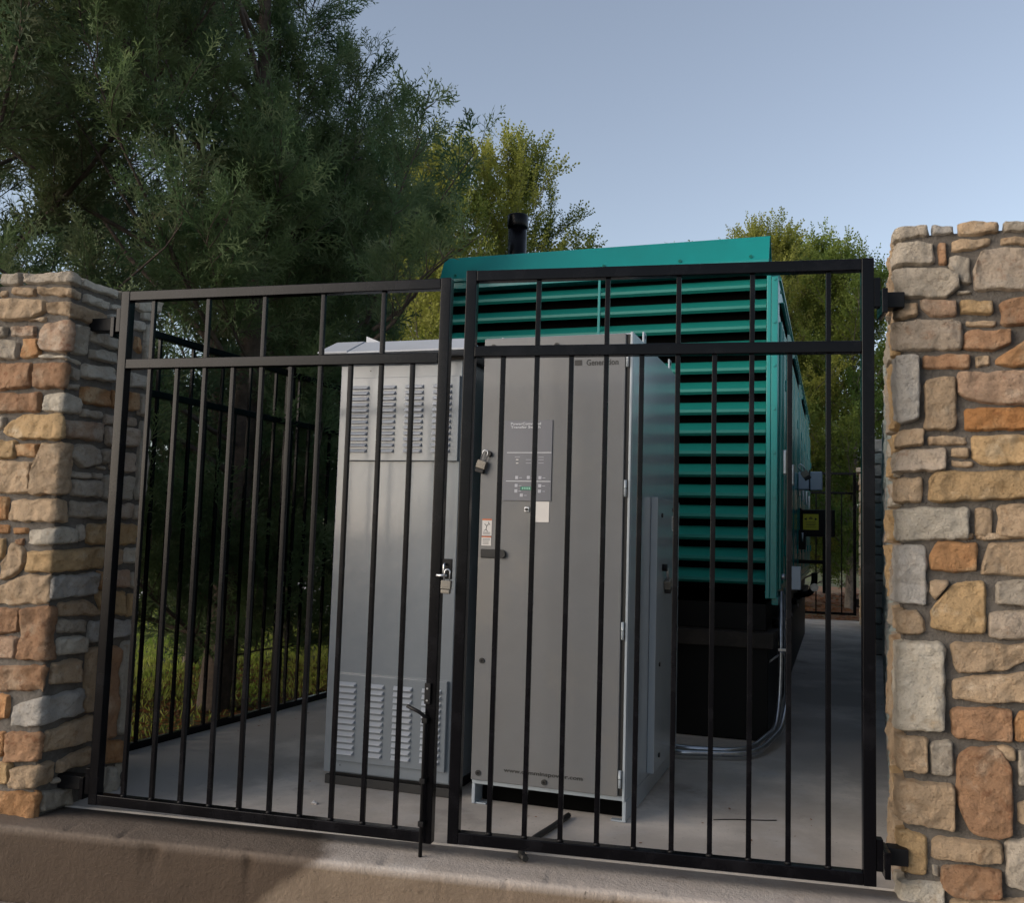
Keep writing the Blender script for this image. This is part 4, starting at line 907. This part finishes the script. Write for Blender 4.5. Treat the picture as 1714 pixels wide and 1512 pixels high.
def grow(rs, base, height, radius, nl, z0, prof, up, nsec, wood, P, D, spacing, seclen, droop=0.0, lean=(0, 0), twig_r=.004, cull=None, gaps=0, voff=0.0):
    base = Vector(base)
    tr = []; k = 9
    for i in range(k):
        t = i/(k-1); tr.append(base+Vector((lean[0]*t+.10*math.sin(3*t+base.x), lean[1]*t+.08*math.sin(4*t+base.y), height*t)))
    r0 = .012*height+.02
    wood.append((tr, [r0*(1-.93*i/(k-1))+.004 for i in range(k)], 10))
    for j in range(nl):
        t = z0+(1-z0)*((j+rs.uniform(0, 1))/nl)
        f = t*(k-1); i = min(int(f), k-2); p = tr[i].lerp(tr[i+1], f-i)
        az = j*2.39996+rs.uniform(-.5, .5); L = radius*prof(t)*rs.uniform(.65, 1.2)
        el = up(t)+rs.uniform(-.2, .2)
        d = Vector((math.cos(az)*math.cos(el), math.sin(az)*math.cos(el), math.sin(el)))
        pts = [p.copy()]; q = p.copy(); dd = d.copy(); m_ = 7
        for s in range(m_):
            dd = (dd+Vector((rs.uniform(-.16, .16), rs.uniform(-.16, .16), rs.uniform(-.05, .16)-droop))).normalized(); q = q+dd*(L/m_); pts.append(q.copy())
        if cull is not None:
            cut = next((s for s in range(2, m_+1) if cull(pts[s])), None)
            if cut is not None:
                if cut < 3: continue
                pts = pts[:cut]; m_ = cut-1; L *= m_/7
        lr = max(.004, .0075*L)
        wood.append((pts, [lr*(1-.85*s/m_) for s in range(m_+1)], 6))
        for s in range(nsec):
            tt = .18+.82*(s+rs.uniform(0, 1))/nsec; g = tt*m_; i = min(int(g), m_-1); a = pts[i].lerp(pts[i+1], g-i)
            dl = (pts[i+1]-pts[i]).normalized()
            e = (dl+Vector((rs.gauss(0, .75), rs.gauss(0, .75), rs.gauss(.25-droop*2, .45)))).normalized()
            sl = seclen*rs.uniform(.5, 1.3)*(1.15-.5*tt)
            sp = [a]; c = a.copy(); ee = e.copy()
            for z in range(4):
                ee = (ee+Vector((rs.uniform(-.2, .2), rs.uniform(-.2, .2), rs.uniform(0, .2)-droop))).normalized(); c = c+ee*sl/4; sp.append(c.copy())
            if cull is not None and (cull(sp[2]) or cull(sp[4])): continue
            if gaps and noise.noise((sp[2]+base)*1.15+Vector((voff, 0, voff)))+.55*noise.noise((sp[2]+base)*2.7) > gaps+(.14 if sp[2].z < 1.9 else 0): continue
            wood.append((sp, [twig_r, twig_r*.9, twig_r*.75, twig_r*.6, twig_r*.4], 4))
            x = 0.0
            while x < 1.0:
                g = x*4; i = min(int(g), 3); b = sp[i].lerp(sp[i+1], g-i); bd = (sp[i+1]-sp[i]).normalized()
                if cull is not None and cull(b+bd*.2): x += .1; continue
                P.append(tuple(b)); dv = bd+Vector((rs.gauss(0, .5), rs.gauss(0, .5), rs.gauss(.15-droop, .4)))
                D.append(tuple(dv)); x += spacing/sl*rs.uniform(.6, 1.4)
            P.append(tuple(sp[-1])); D.append(tuple(sp[-1]-sp[-2]))
def tree(name, label, cat, base, height, radius, nl, nsec, mt, bark, temps, seed, z0=.1, spacing=.07, seclen=.45, prof=None, up=None,
         scale=(.8, 1.3), droop=0.0, group=None, leaders=(), lean=(0, 0), twig_r=.004, cull=None, gaps=0):
    rs = random.Random(seed); nr = np.random.RandomState(seed)
    root = empty(name, base, 0, label, cat, group)
    prof = prof or (lambda t: (1-t)**.6*.9+.18); up = up or (lambda t: .25+.7*t)
    wood = []; P = []; D = []
    grow(rs, (0, 0, 0), height, radius, nl, z0, prof, up, nsec, wood, P, D, spacing, seclen, droop, lean, twig_r, cull, gaps, seed*3.1)
    for (a, b, dens, sc) in leaders:      # slim wispy leaders: from a to b in world space
        a = Vector(a)-Vector(base); b = Vector(b)-Vector(base); n = 8; pts = []
        for i in range(n+1):
            t = i/n; pts.append(a.lerp(b, t)+Vector((math.sin(t*5+a.x), math.cos(t*4), 0))*.05*(1-abs(2*t-1)))
        wood.append((pts, [max(.003, .016*(1-.85*i/n)) for i in range(n+1)], 5)); Lb = (b-a).length
        m_ = int(dens*Lb)
        for s in range(m_):
            t = (s+rs.random())/m_; g = t*n; i = min(int(g), n-1); q = pts[i].lerp(pts[i+1], g-i); az = rs.uniform(0, 6.28)
            e = Vector((math.cos(az), math.sin(az), rs.uniform(.3, 1.5))).normalized(); sl = (.38*(1-t)+.12)*rs.uniform(.6, 1.2)*sc
            sp = [q, q+e*sl*.5+Vector((0, 0, .01)), q+e*sl+Vector((0, 0, .05))]
            wood.append((sp, [.0045, .003, .0018], 4))
            for z in range(max(2, int(sl/.055))):
                x = rs.random(); b_ = sp[0].lerp(sp[2], x); P.append(tuple(b_)); D.append(tuple(e+Vector((rs.gauss(0, .5), rs.gauss(0, .5), rs.gauss(.3, .3)))))
            P.append(tuple(sp[2])); D.append(tuple(e))
    merge_tubes('trunk', wood[:1], bark, root)
    merge_tubes('branches', wood[1:], bark, root)
    P = np.array(P); D = np.array(D)
    sc = nr.uniform(scale[0], scale[1], len(P))
    scatter_mesh('crown', temps, P, D, sc, mt, root, nr)
    tree.count = getattr(tree, 'count', 0)+len(P)
    return root

# the yard must stay free of branches that would stand in front of the equipment
def keep_clear(base):
    bx, by, bz = base
    def f(p):
        x, y, z = p.x+bx, p.y+by, p.z+bz
        if z < 1.98 and x > -1.84+.156*(y-.9)-.02: return True          # through the fence
        if x > -.60 and y < 2.45: return True
        if y < 1.1 and x > -1.75: return True
        if x > -1.2+.11*(y-2.2) and y > 2.1 and z < 2.80: return True         # into the generator
        if x > -1.25 and y > 2.1 and z < 3.7: return True
        if x > -1.50 and y > 1.6 and z < 2.95: return True
        if x > -.25: return True
        # narrow towards the top: the crown leans away from the generator
        dx, dy, dz = x-.85, y+3.17, z-1.02
        if dy > .5:
            s, e = dx/dy, dz/dy
            lim = np.interp(e, [0, .27, .31, .36, .41, .47, .56], [-.15, -.19, -.29, -.385, -.44, -.495, -.55])
            if s > lim+.02*math.sin(z*9): return True
        if y < .15 and z < 2.2 and x > -3.1: return True
        return y < -.5
    return f
b = (-2.16, 2.25, -.12)
cprof = lambda t: .72+.45*math.sin(math.pi*min(1, t*1.2))-.55*max(0, t-.6)
tree('cedar_tree', 'big dark green cedar right behind the side fence, filling the upper left', 'cedar tree', b, 6.4, 2.5, 96, 28, M['cedar'], M['trunk'], CED, 1, gaps=.03,
     z0=.02, spacing=.050, seclen=.46, scale=(.7, 1.35), prof=cprof, cull=keep_clear(b), group='cedars beyond the side fence',
     leaders=[((-2.05, 2.5, 2.9), (-1.86, 2.6, 4.75), 38, 1.1), ((-1.85, 2.9, 2.7), (-1.69, 3.0, 4.42), 34, 1.0), ((-1.95, 2.6, 2.9), (-2.15, 2.5, 4.8), 34, 1.1), ((-1.8, 3.2, 2.9), (-1.52, 3.2, 4.1), 30, 1.0), ((-1.8, 2.7, 2.6), (-1.55, 2.7, 3.65), 34, 1.0),
              ((-1.45, 2.7, 2.4), (-1.18, 2.9, 3.75), 14, .9), ((-1.3, 2.45, 2.3), (-.56, 2.20, 2.80), 9, .6), ((-1.3, 2.4, 2.2), (-.68, 2.1, 2.70), 11, .7)])
b = (-3.95, 1.75, -.12)
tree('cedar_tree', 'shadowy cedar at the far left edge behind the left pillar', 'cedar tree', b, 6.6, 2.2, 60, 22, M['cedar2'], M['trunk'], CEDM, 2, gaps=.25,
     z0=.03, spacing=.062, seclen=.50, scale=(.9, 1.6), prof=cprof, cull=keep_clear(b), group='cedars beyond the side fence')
b = (-3.4, 5.8, -.12)
tree('cedar_tree', 'mid green cedar farther along the fence, left of the exhaust stack', 'cedar tree', b, 4.6, 1.6, 44, 18, M['cedar'], M['trunk'], CEDFAR, 3, gaps=.12,
     z0=.06, spacing=.07, seclen=.46, scale=(1.0, 1.6), cull=keep_clear(b), group='cedars beyond the side fence',
     leaders=[((-1.9, 4.3, 3.0), (-1.60, 4.3, 4.75), 13, 1.2), ((-1.8, 4.4, 3.2), (-1.15, 4.4, 4.35), 9, 1.1)])
b = (-5.6, 5.4, -.12)
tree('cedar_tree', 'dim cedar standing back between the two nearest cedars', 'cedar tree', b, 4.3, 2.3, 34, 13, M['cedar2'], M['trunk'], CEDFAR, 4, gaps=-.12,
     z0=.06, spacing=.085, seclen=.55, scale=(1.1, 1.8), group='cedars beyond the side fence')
b = (-3.3, 3.9, -.12)
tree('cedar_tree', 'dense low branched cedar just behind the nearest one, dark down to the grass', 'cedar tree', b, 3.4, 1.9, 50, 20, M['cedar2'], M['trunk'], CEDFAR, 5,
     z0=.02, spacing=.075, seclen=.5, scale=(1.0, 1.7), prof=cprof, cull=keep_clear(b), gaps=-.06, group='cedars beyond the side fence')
elmp = lambda t: .40+.80*math.sin(math.pi*min(1, .15+t*.85))
elmu = lambda t: .35+.6*t
E_ = 'elms beyond the yard'
def elm(label, x, y, h, r, nl, ns, m, seed, z0=.10, sp=.085, sl=.50, sc=(.9, 1.5), tp=None):
    tree('elm_tree', label, 'elm tree', (x, y, -.1), h, r, nl, ns, M[m], M['bark_grey'], tp or ELM, seed, z0=z0, spacing=sp, seclen=sl, scale=sc, prof=elmp, up=elmu, group=E_)
elm('yellow green elm behind the exhaust stack, tallest of the sunlit trees', -2.45, 11.0, 6.6, 1.75, 46, 17, 'elm', 11)
elm("golden elm partly hidden behind the cedar above the grey cabinet", -3.35, 9.8, 5.9, 1.9, 46, 16, 'elm', 12, sc=(1.0, 1.6))
elm('green elm just right of the exhaust stack', -1.55, 11.6, 5.0, 1.25, 40, 16, 'elm_green', 13)
elm('thin bare topped elm peeping over the middle of the teal roof', .15, 16.0, 6.6, 1.0, 18, 7, 'elm_green', 14, .3, .16, .4)
elm('leafy elm with yellow top behind the right end of the teal generator', 1.70, 15.0, 6.4, 1.75, 52, 19, 'elm', 15, .04)
elm('green elm showing between the gate post and the generator', 3.1, 14.6, 5.7, 1.6, 52, 19, 'elm_green', 16, .03)
elm('dark green elm right of the far stone pillar, over the side wall', 5.2, 16.0, 4.6, 2.0, 46, 15, 'elm_green', 17, .05)
elm('pale golden elm low behind the left leaf of the gate', -4.25, 12.6, 6.0, 2.1, 50, 18, 'elm', 18, sc=(1.0, 1.7))
elm('broad green elm farthest back on the right, between the two nearer ones', 2.5, 18.2, 6.9, 2.2, 54, 19, 'elm_green', 19, .04, sc=(1.1, 1.9))
# shrubs filling the gap under the far trees
tree('shrub', 'dark bushy shrub beyond the rear gate', 'shrub', (2.6, 18.5, -.1), 2.6, 1.9, 34, 12, M['cedar2'], M['bark_grey'], ELM, 21, z0=.05, spacing=.13, seclen=.5, scale=(1.2, 1.9))

# far wood closing the view: one mass nobody could count
def far_wood():
    nr = np.random.RandomState(9); P = []; D = []
    for i in range(5200):
        a = nr.uniform(-.62, .42)
        y = 46+nr.normal(0, 2.5); x = y*math.tan(a)*-1.0
        top = 4.2+1.5*math.sin(x*.35)+1.0*math.sin(x*.13+2)
        z = abs(nr.uniform(0, 1))**.8*top
        P.append((x, y, z)); D.append(tuple(nr.normal(size=3)))
    o = scatter_mesh('far_wood', ELM, np.array(P), np.array(D), nr.uniform(5, 9, len(P)), M['cedar2'], None, nr)
    tag(o, 'low dark wood far beyond the lawn', 'wood', kind='stuff')
far_wood()
def blades():
    nr = np.random.RandomState(4); n = 60000
    y = .3+nr.uniform(0, 1, n)**1.6*8.2; xf = -1.92+.156*(y-.9)
    x = xf-.02-nr.uniform(0, 1, n)**1.3*(2.0+y*.55)
    h = nr.uniform(.018, .055, n)*(1+.4*np.sin(x*3)*np.sin(y*2.3)); w = nr.uniform(.0025, .005, n)*(1+y*.12)
    a = nr.uniform(0, 6.28, n); lx = nr.normal(0, .4, n)*h; ly = nr.normal(0, .4, n)*h
    keep = nr.uniform(0, 1, n) < np.clip((xf-x-.12)/.55, .10, 1)*np.clip(((x+2.2)**2+(y-2.2)**2)/.6, .2, 1)
    x, y, h, w, a, lx, ly = [q[keep] for q in (x, y, h, w, a, lx, ly)]; n = len(x)
    V = np.zeros((n, 4, 3)); z = -.092
    V[:, 0] = np.stack([x-w*np.cos(a), y-w*np.sin(a), np.full(n, z)], -1); V[:, 1] = np.stack([x+w*np.cos(a), y+w*np.sin(a), np.full(n, z)], -1)
    V[:, 2] = np.stack([x+lx+w*.2*np.cos(a), y+ly+w*.2*np.sin(a), z+h], -1); V[:, 3] = np.stack([x+lx*.7-w*.8*np.cos(a), y+ly*.7-w*.8*np.sin(a), z+h*.6], -1)
    F = (np.arange(n)*4)[:, None]+np.arange(4)[None]
    me = bpy.data.meshes.new('grass'); me.vertices.add(n*4); me.vertices.foreach_set('co', V.astype(np.float32).ravel())
    me.loops.add(n*4); me.loops.foreach_set('vertex_index', F.astype(np.int32).ravel()); me.polygons.add(n)
    me.polygons.foreach_set('loop_start', np.arange(0, 4*n, 4, dtype=np.int32)); me.update(calc_edges=True); me.materials.append(M['grass'])
    tag(link('grass', me), 'sunlit lawn grass beyond the side fence', 'grass', kind='stuff')
blades()
def litter(name, label, xr, yr, n, seed, z, size=(.015, .04)):
    nr = np.random.RandomState(seed); V = []; F = []
    for i in range(n):
        x = nr.uniform(*xr); y = nr.uniform(*yr); s = nr.uniform(*size); a = nr.uniform(0, 6.28); k = len(V); t = nr.uniform(-.5, .5, 4)*s
        for j in range(4):
            r_ = s*(1 if j % 2 == 0 else .55); V.append((x+r_*math.cos(a+j*1.5708), y+r_*math.sin(a+j*1.5708), z+.006+abs(t[j])))
        F.append((k, k+1, k+2, k+3))
    tag(mesh(name, V, F, M['litter']), label, 'leaf litter', kind='stuff')
litter('leaf_litter', 'brown fallen leaves around the foot of the big cedar', (-3.2, -1.75), (1.0, 4.5), 6500, 1, -.088, (.010, .026))
litter('leaf_litter', 'rust red fallen leaves beyond the rear gate', (.5, 7), (11.6, 20), 4500, 2, -.08, (.03, .07))
def slab_leaves():
    nr = np.random.RandomState(12); V = []; F = []
    for i in range(110):
        if i < 60: y = nr.uniform(1.1, 5.5); x = -1.80+.156*(y-.9)+abs(nr.normal(0, .12))
        elif i < 85: y = nr.uniform(2, 9); x = 2.0+.153*(y-3)-abs(nr.normal(0, .15))-.1
        else: x = nr.uniform(-1.4, 1.3); y = nr.uniform(.15, 1.2)
        s = nr.uniform(.004, .011); a = nr.uniform(0, 6.28); k = len(V)
        for j in range(4):
            r_ = s*(1 if j % 2 == 0 else .5); V.append((x+r_*math.cos(a+j*1.5708), y+r_*math.sin(a+j*1.5708), -.0485+abs(nr.normal(0, .002))))
        F.append((k, k+1, k+2, k+3))
    tag(mesh('leaf_debris', V, F, M['litter']), 'small dry leaf bits blown onto the concrete yard', 'leaf debris', kind='stuff')
slab_leaves()
print('sprigs', tree.count)
